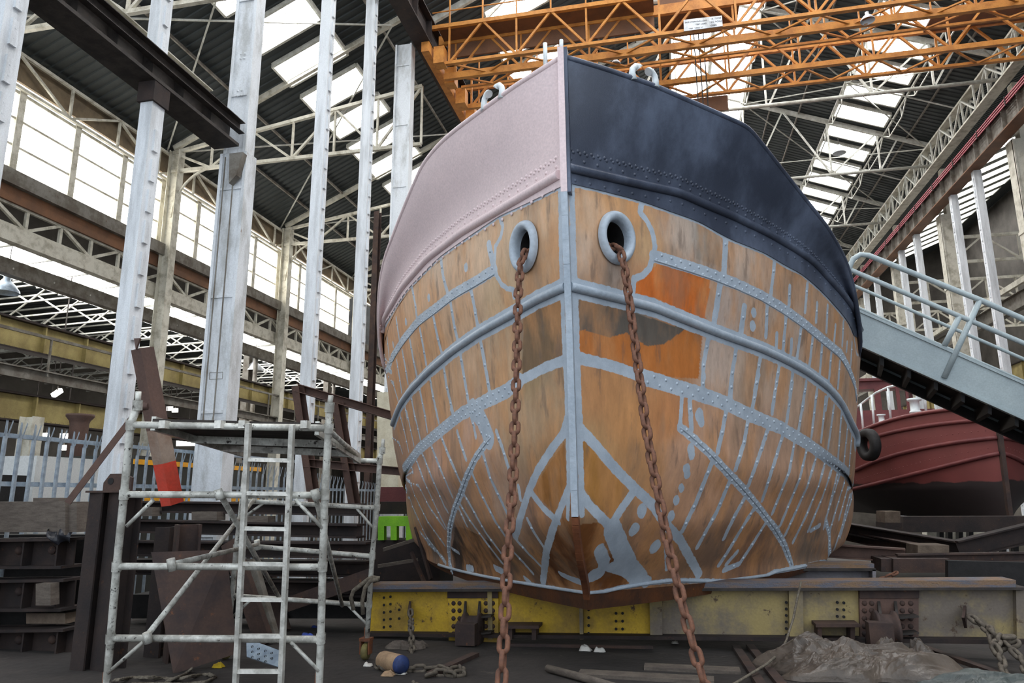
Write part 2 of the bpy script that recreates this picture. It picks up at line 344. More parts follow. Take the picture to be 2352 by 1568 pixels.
for v, w in (((160,130,300,280,450,460,600,610,740,740,850,900,960,1020,1110,1290), .055), ((160,620,260,760,400,900), .05), ((600,640,500,780,420,910), .05), ((430,930,490,1080,560,1230,640,1320), .11), ((330,1100,370,1200,330,1290), .07), ((420,1230,520,1260,700,1350), .07), ((850,1050,860,1250), .03)): st(R_, T('F', *v), w, 0)
for x, y, c, r in ((600,935,'F',.07), (660,790,'F',.07), (765,1070,'F',.08), (890,830,'F',.055), (930,705,'F',.05), (970,610,'F',.045), (1010,460,'F',.055), (1015,500,'F',.05), (1045,310,'F',.06), (1050,350,'F',.05), (1105,50,'F',.06), (610,770,'D',.055), (600,880,'D',.06), (285,1290,'F',.09)):
    p = T(c, x, y)[0]; st(R_, [p, (p[0]+1, p[1]+3)], r, 0)
for x, y, r in ((822,205,.05), (488,480,.05), (282,695,.05), (168,900,.05), (98,1050,.05)):
    p = T('A', x, y)[0]; st(L_, [p, (p[0]+.5, p[1]+3)], r, 0)

# hawse pipes
HAWSE = {L_: (1208, 567), R_: (1413, 547)}
HW = {}
for sd in (L_, R_):
    s_, u_ = onhull(HAWSE[sd], sd); HW[sd] = (hs(s_, u_, sd), hnorm(s_, u_, sd), s_, u_)
R_HAWSE = .24
# colours of the blasted plating: points with their own paint or rust tint
SEEDS = [(L_,1000,560,203,164,128),(L_,1100,600,205,160,118),(L_,1240,460,206,166,126),(L_,1260,620,186,140,96),(L_,1150,690,190,150,104),(L_,1060,720,200,148,102),(L_,960,690,206,150,100),(L_,910,800,196,128,72),(L_,980,790,192,134,82),(L_,1080,800,196,146,102),(L_,940,930,182,124,76),(L_,1020,900,190,138,92),(L_,1120,830,172,132,92),
 (L_,1230,760,96,84,72),(L_,1280,720,92,82,74),(L_,1270,800,124,100,70),(L_,1160,850,178,138,96),(L_,1220,860,150,114,66),(L_,1260,930,170,130,86),(L_,1200,980,172,132,90),(L_,1090,1000,184,132,100),(L_,1020,1050,186,132,104),(L_,960,1100,176,120,88),(L_,1120,1100,180,130,98),(L_,1000,1180,160,112,84),(L_,1150,1150,176,130,98),(L_,1270,1080,140,94,48),(L_,1250,1180,128,82,56),(L_,1090,1220,120,92,72),(L_,1080,1270,62,46,38),(L_,1150,1290,70,46,34),(L_,1210,1310,92,56,30),(L_,1290,1280,104,62,30),(L_,1300,1180,100,58,34),(L_,1310,1330,92,54,30),(L_,1000,1260,90,64,48),(L_,960,1200,150,104,78),
 (R_,1345,500,206,160,118),(R_,1420,455,204,136,72),(R_,1350,580,196,160,130),(R_,1400,630,160,134,116),(R_,1480,560,190,140,86),(R_,1560,540,180,152,130),(R_,1620,560,150,138,126),(R_,1700,590,190,156,130),(R_,1800,640,180,130,92),(R_,1900,720,176,128,90),(R_,1550,670,198,110,50),(R_,1480,650,190,120,66),(R_,1660,690,178,150,132),(R_,1760,730,180,146,120),(R_,1850,800,180,146,120),(R_,1350,690,110,98,84),(R_,1450,720,102,92,82),(R_,1400,790,176,110,56),(R_,1350,800,178,110,54),(R_,1560,810,176,106,50),(R_,1640,830,190,158,136),(R_,1720,860,188,152,124),(R_,1820,900,184,142,110),(R_,1920,1000,176,134,102),
 (R_,1380,900,184,112,50),(R_,1450,980,196,120,50),(R_,1530,960,190,106,44),(R_,1380,1040,172,122,62),(R_,1480,1080,188,118,56),(R_,1360,1130,150,100,50),(R_,1400,1200,130,84,48),(R_,1560,1050,196,134,92),(R_,1640,1000,186,130,92),(R_,1620,1150,192,128,84),(R_,1760,1020,176,126,92),(R_,1740,1120,182,122,80),(R_,1850,1080,180,126,90),(R_,1900,1140,176,118,80),(R_,1480,1230,168,104,58),(R_,1350,1290,110,68,36),(R_,1420,1290,136,84,46),(R_,1540,1280,150,92,48),(R_,1640,1270,110,70,42),(R_,1720,1280,104,60,34),(R_,1800,1250,150,96,56),(R_,1870,1240,90,70,54),(R_,1900,1200,150,104,72),(R_,1560,1320,120,74,40)]
POLY = [(R_, T('C',610,860,700,790,790,690,900,730,1200,820,1160,1135,960,1060,770,970,600,950), (204,108,44)), (R_, T('C',150,950,330,990,450,1040,620,1090,800,1150,1000,1215,940,1280,830,1330,700,1345,620,1290,540,1240,400,1280,300,1250,210,1215,140,1240), (96,88,80)),
        (R_, T('C',140,1240,210,1215,300,1250,400,1280,540,1240,700,1345,830,1330,1000,1215,1140,1250,1105,1600,600,1560,350,1470,150,1410), (186,112,54)), (R_, T('F',180,190,330,390,570,640,410,860,310,760,190,590), (166,116,56)),
        (L_, T('A',1340,650,1690,480,1725,830,1720,1020,1500,1110,1330,1200,1340,800), (116,92,66)), (L_, T('B',1420,250,1440,600,1340,820,1180,640,1250,500,1370,330), (142,94,44)), (L_, T('B',1470,740,1500,1050,1550,1420,1280,1360,1300,1120,1380,900), (100,60,34)),
        (L_, T('B',560,920,640,930,800,1010,960,1120,960,1300,700,1330,560,1270,530,1100), (58,46,40)), (R_, T('F',170,900,390,880,420,1030,560,1200,800,1350,250,1420,160,1250), (118,72,36)), (R_, T('C',1090,390,1285,460,1270,720,1085,660), (160,146,132))]
def lift(q):
    """noted tints made a little paler and greyer, the lower plates more so"""
    c = np.array(q[3:], float); g = c.mean(); k = .86 if q[2] < 1000 else .95
    c = g+(c-g)*.84; return np.clip(255-(255-c)*k, 0, 255) if q[2] < 1000 else np.clip(255-(255-c)*.84, 0, 255)  # lower plates get extra brightness in the tint to offset their shade
def in_poly(P, V):
    x, y = P[:, 0], P[:, 1]; c = np.zeros(len(P), bool); n = len(V)
    for i in range(n):
        x1, y1 = V[i]; x2, y2 = V[i-1]
        k = ((y1 > y) != (y2 > y)) & (x < (x2-x1)*(y-y1)/(y2-y1+1e-12)+x1); c ^= k
    return c
ship = thing('ship', 'large blasted steel ship bow with grey primer seams and two hawse pipes', 'ship', (X0, YS, 0))
m, nt, bs, N, L = base_mat('hull_plate')
at1 = N('ShaderNodeAttribute'); at1.attribute_name = 'tint'; at2 = N('ShaderNodeAttribute'); at2.attribute_name = 'stripe'
tc = N('ShaderNodeTexCoord')
def noise(sc, det=5, ro=.6, vec=None):
    n = N('ShaderNodeTexNoise'); n.inputs['Scale'].default_value = sc; n.inputs['Detail'].default_value = det; n.inputs['Roughness'].default_value = ro
    L(vec or tc.outputs['Object'], n.inputs['Vector']); return n.outputs['Fac']
def rng(v, a, b, c, d, t='LINEAR'):
    r = N('ShaderNodeMapRange'); r.interpolation_type = t
    for i, q in enumerate((a, b, c, d)): r.inputs[i+1].default_value = q
    L(v, r.inputs[0]); return r.outputs[0]
def mixc(f, a, b, mode='MIX'):
    x = N('ShaderNodeMix'); x.data_type = 'RGBA'; x.blend_type = mode
    for sck, q in (('Factor', f), ('A', a), ('B', b)):
        if isinstance(q, (tuple, float, int)): x.inputs[sck].default_value = q
        else: L(q, x.inputs[sck])
    return x.outputs['Result']
mpz = N('ShaderNodeMapping'); L(tc.outputs['Object'], mpz.inputs[0]); mpz.inputs['Scale'].default_value = (1, 1, .35)
big = noise(2.2, 5, .6, mpz.outputs[0]); mid = noise(9, 6, .7, mpz.outputs[0]); fin = noise(70, 3); spk = noise(16, 7, .8)
c = mixc(rng(big, .42, .64, 0, .6, 'SMOOTHSTEP'), at1.outputs['Color'], srgb(198,142,92))
c = mixc(rng(noise(1.7, 4, .6, mpz.outputs[0]), .55, .68, 0, .45, 'SMOOTHSTEP'), c, srgb(140,118,98))
c = mixc(.8, c, rng(mid, .25, .75, .74, 1.3), 'MULTIPLY')
mpv = N('ShaderNodeMapping'); L(tc.outputs['Object'], mpv.inputs[0]); mpv.inputs['Scale'].default_value = (1, 1, .22)
c = mixc(rng(noise(7, 5, .65, mpv.outputs[0]), .54, .70, 0, .55, 'SMOOTHSTEP'), c, srgb(104,88,78))
c = mixc(rng(spk, .64, .72, 0, .6), c, srgb(70,50,38))
sd_ = N('ShaderNodeMath'); sd_.operation = 'ADD'; L(at2.outputs['Fac'], sd_.inputs[0]); L(rng(noise(16, 3), .25, .75, -.008, .008), sd_.inputs[1])
fac = rng(sd_.outputs[0], -.0035, .0035, 1, 0)
prim = mixc(rng(noise(5, 4), .35, .65, 0, 1), srgb(164,175,187), srgb(182,193,204))
prim = mixc(.5, prim, rng(fin, .2, .8, .85, 1.12), 'MULTIPLY')
c = mixc(fac, c, prim); L(c, bs.inputs['Base Color'])
L(rng(fac, 0, 1, .52, .42), bs.inputs['Roughness']); bs.inputs['Specular IOR Level'].default_value = .4
bp = N('ShaderNodeBump'); bp.inputs['Strength'].default_value = .22; bp.inputs['Distance'].default_value = .02; L(mid, bp.inputs['Height']); L(bp.outputs[0], bs.inputs['Normal'])
M['hull'] = m

su_s = {sd: smooth_su(trace(SHEER[sd], sd, 14)) for sd in (L_, R_)}
su_b = {sd: smooth_su(trace(BAND[sd], sd, 14)) for sd in (L_, R_)}
def curve_s(su, u):
    o = np.argsort(su[:, 1]); return np.interp(u, su[o, 1], su[o, 0])
# plating grid, rivets merged into it
NS_, NU_ = 330, 320
allv, allf, stripe, tint, smooth = [], [], [], [], []
strips = []
for sd, pts, hw, riv in STR:
    su = trace(pts, sd, 10); strips.append((sd, su, hs(su[:, 0], su[:, 1], sd), hw, riv))
seedP = {sd: (np.array([hs(*onhull(q[1:3], sd), sd) for q in SEEDS if q[0] == sd]), np.array([srgb(*lift(q))[:3] for q in SEEDS if q[0] == sd])) for sd in (L_, R_)}
polysu = [(sd, np.array([onhull(p, sd) for p in pts]), srgb(*cc)[:3]) for sd, pts, cc in POLY]
def stripe_field(P, sd, lim=.3):
    d = np.full(len(P), lim)
    for s2, su, Q, hw, riv in strips:
        if s2 != sd: continue
        lo = Q.min(0)-lim; hi = Q.max(0)+lim
        k = np.where(((P > lo) & (P < hi)).all(1))[0]
        if not len(k): continue
        A, Bq = Q[:-1], Q[1:]; AB = Bq-A; l2 = (AB**2).sum(1)+1e-12
        best = np.full(len(k), 9.0)
        for a, ab, l in zip(A, AB, l2):
            w = P[k]-a; t = np.clip((w @ ab)/l, 0, 1); best = np.minimum(best, ((w-t[:, None]*ab)**2).sum(1))
        d[k] = np.minimum(d[k], np.sqrt(best)-hw)
    return d
def tint_field(P, SU, sd):
    S, Cc = seedP[sd]; w = 1/(((P[:, None, :]-S[None])**2).sum(2)+.02)**2; w /= w.sum(1, keepdims=True); c = w @ Cc
    for s2, V, cc in polysu:
        if s2 == sd: c[in_poly(SU, V)] = cc
    return c
for sd in (L_, R_):
    uu = np.concatenate([np.linspace(0, 1, NU_)**1.25, np.array([1.05, 1.2, 1.6, 2.2, 3.0])])
    sb = curve_s(su_b[sd], uu)+.04
    f = np.linspace(0, 1, NS_)
    S2 = .65+(sb[None, :]-.65)*f[:, None]; U2 = np.broadcast_to(uu[None, :], S2.shape)
    P = hs(S2, U2, sd).reshape(-1, 3); SU = np.stack([S2.ravel(), U2.ravel()], 1)
    b = sum(len(x) for x in allv); nu = len(uu)
    i, j = np.meshgrid(np.arange(NS_-1), np.arange(nu-1), indexing='ij'); q = (i*nu+j).ravel()
    fc = np.stack([q, q+1, q+nu+1, q+nu], 1) if sd == R_ else np.stack([q, q+nu, q+nu+1, q+1], 1)
    ctr = P[fc].mean(1); fc = fc[np.linalg.norm(ctr-HW[sd][0], axis=1) > R_HAWSE*.86]
    allv.append(P); allf.append(fc+b); stripe.append(stripe_field(P, sd))
    tt = np.concatenate([tint_field(P[k:k+20000], SU[k:k+20000], sd) for k in range(0, len(P), 20000)]); tint.append(tt)
rv = MB()
for sd, su, Q, hw, riv in strips:
    if not riv: continue
    d = np.concatenate([[0], np.cumsum(np.linalg.norm(np.diff(Q, axis=0), axis=1))]); n = int(d[-1]/riv)
    for k in range(n):
        t = (k+.5)*riv; s_ = np.interp(t, d, su[:, 0]); u_ = np.interp(t, d, su[:, 1])
        if u_ < .004 or u_ > 1.0: continue
        nn = hnorm(s_, u_, sd); p = hs(s_, u_, sd)
        if hw > .05 and riv < .1:
            i2 = min(np.searchsorted(d, t), len(Q)-1); tg = Q[i2]-Q[i2-1]; cr = np.cross(nn, tg); cr /= np.linalg.norm(cr)+1e-9
            p = p+cr*(hw*.45 if k % 2 else -hw*.45)
            if hw > .1: p = p+cr*RNG.uniform(-.05, .05)
        rv.dome(p, nn, .018 if riv < .1 else .021)
V = np.concatenate(allv); nq = sum(len(x) for x in allf)
RVV = np.array(rv.v); nb = len(V)
quads = np.concatenate(allf)
me = bpy.data.meshes.new('hull_plating')
rq = np.array([f for f in rv.f if len(f) == 4])+nb; rt_ = np.array([f for f in rv.f if len(f) == 3])+nb
Q4 = np.concatenate([quads, rq]); tot = len(Q4)*4+len(rt_)*3
me.vertices.add(nb+len(RVV)); me.vertices.foreach_set('co', np.concatenate([V, RVV]).ravel())
me.loops.add(tot); me.polygons.add(len(Q4)+len(rt_))
me.loops.foreach_set('vertex_index', np.concatenate([Q4.ravel(), rt_.ravel()]).astype(np.int32))
me.polygons.foreach_set('loop_start', np.concatenate([np.arange(len(Q4))*4, len(Q4)*4+np.arange(len(rt_))*3]).astype(np.int32))
me.polygons.foreach_set('use_smooth', np.ones(len(Q4)+len(rt_), bool))
me.update(calc_edges=True); me.validate()
a = me.attributes.new('stripe', 'FLOAT', 'POINT'); a.data.foreach_set('value', np.concatenate(stripe+[np.full(len(RVV), -.05)]).astype(np.float32))
a = me.attributes.new('tint', 'FLOAT_COLOR', 'POINT'); tt = np.concatenate(tint+[np.full((len(RVV), 3), .4)]); a.data.foreach_set('color', np.concatenate([tt, np.ones((len(tt), 1))], 1).astype(np.float32).ravel())
link_mesh('hull_plating', me, M['hull'], ship)

# bulwarks: plates lapped over the hull, port in pink primer with sun brightness put into its colour, starboard in dark blue paint
M['sunlit_pink_primer'] = metal_paint('sunlit_pink_primer', srgb(232,210,210), srgb(222,202,203), 1.2, .5, .5, .25, bump=.08)
M['navy'] = metal_paint('navy', srgb(60,66,80), srgb(106,116,136), 1.15, .34, .56, .2, bump=.14, fine=110, streak=1.6)
for sd, mat, lab in ((L_, 'sunlit_pink_primer', 'pink primed bulwark'), (R_, 'navy', 'dark blue painted bulwark')):
    uu = np.concatenate([np.linspace(0, 1, 150)**1.2, np.array([1.05, 1.3, 2.0, 3.0])]); f = np.linspace(0, 1, 60)
    sb = curve_s(su_b[sd], uu); stp = curve_s(su_s[sd], uu)
    S2 = sb[None]+(stp-sb)[None]*f[:, None]; U2 = np.broadcast_to(uu[None], S2.shape)
    P = hs(S2, U2, sd); nn = np.cross(np.gradient(P, axis=1), np.gradient(P, axis=0))*sd; nn /= np.linalg.norm(nn, axis=2, keepdims=True)+1e-12
    outr = P+nn*.014; inr = P-nn*.01
    mb = MB(); mb.sheet(outr if sd == R_ else outr[:, ::-1]); mb.sheet(inr[:, ::-1] if sd == R_ else inr)
    k = len(uu)
    for i in range(k-1): mb.add([outr[0, i], outr[0, i+1], inr[0, i+1], inr[0, i]], [(0, 1, 2, 3)])
    # rivet rows above and below the rubbing strake
    su1 = smooth_su(trace(STRAKE1[sd], sd, 10)); Q1 = hs(su1[:, 0], su1[:, 1], sd); d = np.concatenate([[0], np.cumsum(np.linalg.norm(np.diff(Q1, axis=0), axis=1))])
    for row, pit, off in ((.10, .17, 0), (.175, .085, .03), (.20, .085, 0), (-.115, .19, .05)):
        for t in np.arange(off+.05, d[-1], pit):
            s_ = np.interp(t, d, su1[:, 0])+row; u_ = np.interp(t, d, su1[:, 1])
            n1 = hnorm(s_, u_, sd); mb.dome(hs(s_, u_, sd)+n1*.013, n1, .021)
    o = mb.build('bulwark', M[mat], ship); o['label'] = lab
    # rubbing strake and rail
    n1 = [hnorm(a_, b_, sd) for a_, b_ in su1]
    MB().tube(Q1+np.array(n1)*.022, .048, 12).build('rubbing_strake', M[mat], ship)
    uu2 = np.concatenate([np.linspace(0.002, 1, 90)**1.1, [1.5, 3.0]]); Pr = hs(curve_s(su_s[sd], uu2), uu2, sd); Pr[:, 2] += .012
    MB().tube(Pr, .034, 10).build('rail_cap', M[mat], ship)
    su2 = smooth_su(trace(STRAKE2[sd], sd, 10)); Q2 = hs(su2[:, 0], su2[:, 1], sd)+np.array([hnorm(a_, b_, sd) for a_, b_ in su2])*.015
    MB().tube(Q2, .044, 12).build('rubbing_strake', M['primer'], ship)
    # weld beads on the plate seams
    wb = MB()
    for cv, off in ((SEAMA[sd], .045), (DIAG[sd], 0)):
        su = smooth_su(trace(cv, sd, 10)); su[:, 0] -= off*.9; wb.tube(hs(su[:, 0], su[:, 1], sd), .011, 6)
    su = smooth_su(trace(LEDGE[sd], sd, 8)); su[:, 0] = np.maximum(su[:, 0], .65); Ld = hs(su[:, 0], su[:, 1], sd); wb.tube(Ld, .02, 8)
    wb.build('weld_seam', M['primer'], ship)
    # bottom plate below the ledge
    ends = np.linspace(0, 1, len(Ld)); drop = .15*(1-ends)**.8+.012
    base = hs(np.full(60, .65), np.linspace(0, 1.0, 60), sd)
    dr = .16*(1-np.linspace(0, 1, 60)**1.5)+.012; low = base.copy(); low[:, 2] -= dr; low[:, 1] += .06
    mid_ = low.copy(); mid_[:, 0] = X0; mid_[:, 1] = np.maximum(low[:, 1], base[0, 1]+.05)
    g = np.stack([base, low, mid_]); mb = MB(); mb.sheet(g if sd == L_ else g[:, ::-1], False); mb.build('bottom_plate', metal_paint('bottom_plate', srgb(96,58,34), srgb(64,44,34), 3, .6, .5, .2, c3=srgb(140,84,40), p3=.62), ship)
# inner deck so that the bow is closed
g = [hs(np.full(30, 4.6), np.linspace(0.01, 3.0, 30), sd) for sd in (L_, R_)]
mb = MB(); gg = np.stack(g); gg[..., 2] -= .1; mb.sheet(gg, False); mb.build('deck', M['dark_steel'], ship)
# stem bar
sy = lambda z: float(pchip(STEM[:, 1], STEM[:, 0], np.array(z, float)))
def stemp(z, o=0.0): p = HO+HAX*(sy(z)-o); p[2] = z; return p
for z0, z1, mat, nm, lab in ((1.42, 4.46, 'primer', 'stem_bar', None), (.62, 1.42, 'hull_bottom', 'stem_bar', 'bare rusty lower stem bar'), (4.46, 5.98, 'sunlit_pink_primer', 'stem_bar', 'painted upper stem bar')):
    if mat == 'hull_bottom': M[mat] = metal_paint('stem_rust', srgb(128,78,50), srgb(96,58,40), 4, .6)
    zz = np.linspace(z0, z1, 14); mb = MB()
    for a_, b_ in zip(zz[:-1], zz[1:]): mb.bar(stemp(a_, .02), stemp(b_, .02), .062, .10, up=(0, 1, 0))
    o = mb.build(nm, M[mat], ship)
    if lab: o['label'] = lab
mb = MB(); zz = np.linspace(4.46, 5.98, 12)
for a_, b_ in zip(zz[:-1], zz[1:]): mb.bar(stemp(a_, .0)+HLAT*.047, stemp(b_, .0)+HLAT*.047, .035, .11, up=(0, 1, 0))
mb.build('stem_cover_plate', M['navy'], ship)
# hawse pipes with rounded lips
for sd in (L_, R_):
    c0, nn, _, _ = HW[sd]; mb = MB()
    prof = [(R_HAWSE-.022+.05*math.cos(t), .015+.065*math.sin(t)) for t in np.linspace(0, math.pi*1.05, 12)]
    prof += [(R_HAWSE-.072, -.03), (R_HAWSE-.075, -.5), (.02, -.7)]
    # long axis upright
    M0 = MB(); M0.lathe((0, 0, 0), (0, 0, 1), prof, 40)
    _, aa, up_ = MB().frame(nn); rot = np.stack([aa*.88, up_*1.04, nn], 1)
    mb.add([c0+rot @ np.array(p) for p in M0.v], M0.f, True)
    o = mb.build('hawse_pipe', M['primer'], ship); o['label'] = 'grey %s hawse pipe with rounded lip' % ('port' if sd == L_ else 'starboard')
    o.data.materials.append(M['black'])
    for i, pgn in enumerate(o.data.polygons):
        if i >= 40*12: pgn.material_index = 1
# fairlead horns, jack staff stump
M['white_gloss'] = metal_paint('white_gloss', srgb(226,232,232), srgb(206,214,216), 5, .35, bump=.05)
def horn(px, py, sgn, sd):
    s_, u_ = onhull((px, py), sd); b = hs(s_, u_, sd); b[2] += .02
    t = hs(s_, u_+.02, sd)-b; t[2] = 0; t /= np.linalg.norm(t); t *= sgn
    pts = [b+t*x+np.array([0, 0, z]) for x, z in ((-.01, -.03), (-.02, .05), (-.01, .11), (.03, .15), (.06, .15), (.075, .135))]
    return MB().tube(pts, [.045, .036, .032, .034, .04, .046], 10)
for sd, a_, b_ in ((L_, (1114, 252), (1151, 226)), (R_, (1456, 184), (1503, 200))):
    f = horn(*a_, -1 if sd == L_ else 1, sd).build('fairlead_horn', M['white_gloss'], ship)
    f = horn(*b_, 1 if sd == L_ else -1, sd).build('fairlead_horn', M['white_gloss'], ship)
b = hs(*onhull((1253, 160), L_), L_); MB().cyl(b, b+np.array([0, 0, .30]), .022).build('rail_stump', M['white_gloss'], ship)
b = stemp(5.95, -.02); MB().cyl(b, b+np.array([0, 0, .16]), .02).build('jackstaff', M['white_paint'], ship)

# ------------------------------------------------------------------ chains
def link_bm(ln, wd, r, n=8, m=16):
    """one stud-less chain link lying along Z, flat in XZ"""
    s_ = (ln-wd)/2; pts = []
    for k in range(m//2+1):
        t = math.pi*k/(m//2); pts.append(((wd/2-r)*math.cos(t), 0, s_+(wd/2-r)*math.sin(t)))
    for k in range(m//2+1):
        t = math.pi+math.pi*k/(m//2); pts.append(((wd/2-r)*math.cos(t), 0, -s_+(wd/2-r)*math.sin(t)))
    return MB().tube(pts, r, n, closed=True)
def hang_chain(root, path, ln, wd, r, mat, twist=0.5, jitter=.12, name='link'):
    path = np.array(path, float); d = np.concatenate([[0], np.cumsum(np.linalg.norm(np.diff(path, axis=0), axis=1))])
    me = link_bm(ln, wd, r).mesh(name); me.materials.append(mat); pitch = ln-2*r*1.02; k = 0
    at = lambda t: np.array([np.interp(t, d, path[:, i]) for i in range(3)])
    t = ln/2
    while t < d[-1]-ln*.4:
        p = at(t); dr = at(t+.01)-at(t-.01); dr /= np.linalg.norm(dr)
        a = Vector(dr).to_track_quat('Z', 'Y').to_matrix().to_4x4()
        o = bpy.data.objects.new(name, me); COL.objects.link(o); o.parent = root
        o.matrix_parent_inverse = Matrix.Translation(root.location).inverted()
        o.matrix_basis = Matrix.Translation(p) @ a @ Matrix.Rotation(twist+(k % 2)*math.pi/2+random.uniform(-jitter, jitter), 4, 'Z')
        t += pitch; k += 1
    return k
def chain_path(pts, d0, d1):
    n = len(pts); L0 = np.concatenate([[0], np.cumsum([math.dist(a, b) for a, b in zip(pts[:-1], pts[1:])])]); L0 /= L0[-1]
    return [PD(x, y, 1/(1/d0+(1/d1-1/d0)*f)) for (x, y), f in zip(pts, L0)]
for sd, pts, lab in ((L_, [(1207,578),(1196,602),(1190,680),(1188,780),(1185,900),(1180,1060),(1175,1150),(1166,1270),(1160,1400),(1154,1530),(1150,1600)], 'rusty anchor chain hanging from the port hawse pipe, left of the stem'),
                     (R_, [(1424,572),(1434,612),(1443,672),(1456,770),(1468,860),(1481,960),(1497,1060),(1513,1140),(1527,1215),(1546,1300),(1568,1390),(1592,1480),(1618,1570),(1632,1615)], 'rusty anchor chain hanging from the starboard hawse pipe, right of the stem')):
    c0, nn, _, _ = HW[sd]; d_top = float(((c0-EYEP) @ CAMR.T)[2])-.14
    cp_ = [c0-nn*.45+np.array([0, 0, .12])]+chain_path(pts, d_top, 4.75)+[PG(1142 if sd == L_ else 1678, 1790, .05)]; cp_.append(cp_[-1]+np.array([0, -.9, .045]))
    r0 = thing('anchor_chain', lab, 'chain', tuple(cp_[-1]))
    hang_chain(r0, cp_, .148, .098, .0195, M['chain'], .2 if sd == L_ else .9)
# ================================================================== THE HALL
XL, XR, XW = -7.8, 14.0, -17.8
M['ground'] = metal_paint('ground', srgb(60,55,52), srgb(40,37,36), .9, .9, .5, .25, bump=.6, fine=9, c3=srgb(80,74,68), p3=.62)
M['roofing'] = metal_paint('roofing', srgb(66,71,72), srgb(52,56,56), .5, .55, .5, .3, bump=0, metallic=.25)
M['far_wall'] = metal_paint('far_wall', srgb(86,82,76), srgb(58,54,50), .7, .8, .5, .25)
M['skylight_pane'] = glow('skylight_pane', (1, 1, 1, 1), SKYLIGHT)
M['window_pane'] = glow('window_pane', (1.0, .97, .90, 1), WINDOW)
M['lamp_glow'] = glow('lamp_glow', (1, .98, .92, 1), 6.0)
M['frame_white'] = metal_paint('frame_white', srgb(206,206,198), srgb(170,168,158), 4, .6)
mb = MB(); mb.add([(-45, -8, gz(-8)), (40, -8, gz(-8)), (40, 80, gz(80)), (-45, 80, gz(80))], [(0, 1, 2, 3)]); struct(mb.build('floor', M['ground']))
def corrug(x0, z0, x1, z1, y0, y1, per=.31, amp=.035):
    ys = []; k = 0; y = y0
    while y < y1:
        ys += [(y, 0), (y+per*.42, 0), (y+per*.5, amp), (y+per*.92, amp)]; y += per
    nx, nz = -(z1-z0), (x1-x0); ll = math.hypot(nx, nz); nx /= ll; nz /= ll
    v = []
    for y, a in ys: v += [(x0+nx*a, y, z0+nz*a), (x1+nx*a, y, z1+nz*a)]
    f = [(2*i, 2*i+1, 2*i+3, 2*i+2) for i in range(len(ys)-1)]
    return MB().add(v, f)
RIDGE = (3.1, 24.0); sL = (24-14.3)/(3.1+17.8); sR = (24-19.6)/(14-3.1)
zl = lambda x: 14.3+sL*(x+17.8)
zr = lambda x: 24-sR*(x-3.1)
zb = lambda x: 19.6+.4*(x-14)
Y0R, Y1R = -4.0, 72.0
for x0, z0, x1, z1 in ((-18.0, zl(-18.0), 1.0, zl(1.0)), (5.0, zr(5.0), 14.0, 19.6), (14.0, 19.6, 27.0, zb(27.0)), (-34, 9.3, -18.4, 9.3)):
    struct(corrug(x0, z0, x1, z1, Y0R, Y1R).build('ceiling', M['roofing']))
# roof lights: a white frame and a bright pane under each opening
def roof_light(x0, x1, zf, y0, ln, label, group, first={}):
    key = (x0, x1)
    if key not in first:
        t = thing('roof_light', label, 'skylight', ((x0+x1)/2, y0+ln/2, zf((x0+x1)/2)), group)
        a = np.array([x0, 0, zf(x0)-.06]); b = np.array([x1, 0, zf(x1)-.06])
        yy0, yy1 = y0, y0+ln
        mb = MB(); mb.plate([a+[0, yy0, 0], b+[0, yy0, 0], b+[0, yy1, 0], a+[0, yy1, 0]], .02); mb.build('pane', M['skylight_pane'], t)
        mb = MB()
        for p, q in ((a+[0, yy0, 0], b+[0, yy0, 0]), (a+[0, yy1, 0], b+[0, yy1, 0]), (a+[0, yy0, 0], a+[0, yy1, 0]), (b+[0, yy0, 0], b+[0, yy1, 0])): mb.bar(p, q, .09, .16)
        for k in range(1, 4): mb.bar(a+[0, yy0+ln*k/4, -.02], b+[0, yy0+ln*k/4, -.02], .02, .03)
        mb.build('frame', M['frame_white'], t); first[key] = (t, kids(t)); return t
    t, kk = first[key]; return copy_tree(t, (t.location[0], y0+ln/2, t.location[2]), None, label, kk)
for x0, x1, zf, ya, yb, lab, gr in ((-13.0, -10.8, zl, 4.2, 50, 'bright roof light in the row above the left aisle, near the window wall', 'roof lights of the outer left row'),
                                (-6.1, -3.8, zl, 1.0, 50, 'bright roof light halfway up the left slope behind the orange crane', 'roof lights of the inner left row'),
                                (9.4, 11.8, zr, 2.0, 60, 'bright roof light in the row down the right slope above the white trusses', 'roof lights of the right row'),
                                (20.4, 25.0, zb, 26.0, 68, 'bright roof light beyond the right row of columns', 'roof lights of the far right bay')):
    y = ya
    while y < yb: roof_light(x0, x1, zf, y, 1.3, lab, gr); y += 2.03
for k in range(9):                                             # the glazed ridge, one run per bay
    y = -1.9+8.1*k
    for side, x0, x1, zf in (('left', 1.0, 3.05, zl), ('right', 3.15, 5.0, zr)):
        roof_light(x0, x1, zf, y, 8.0, 'long run of patent glazing on the %s side of the roof ridge' % side, 'ridge glazing, %s slope' % side)
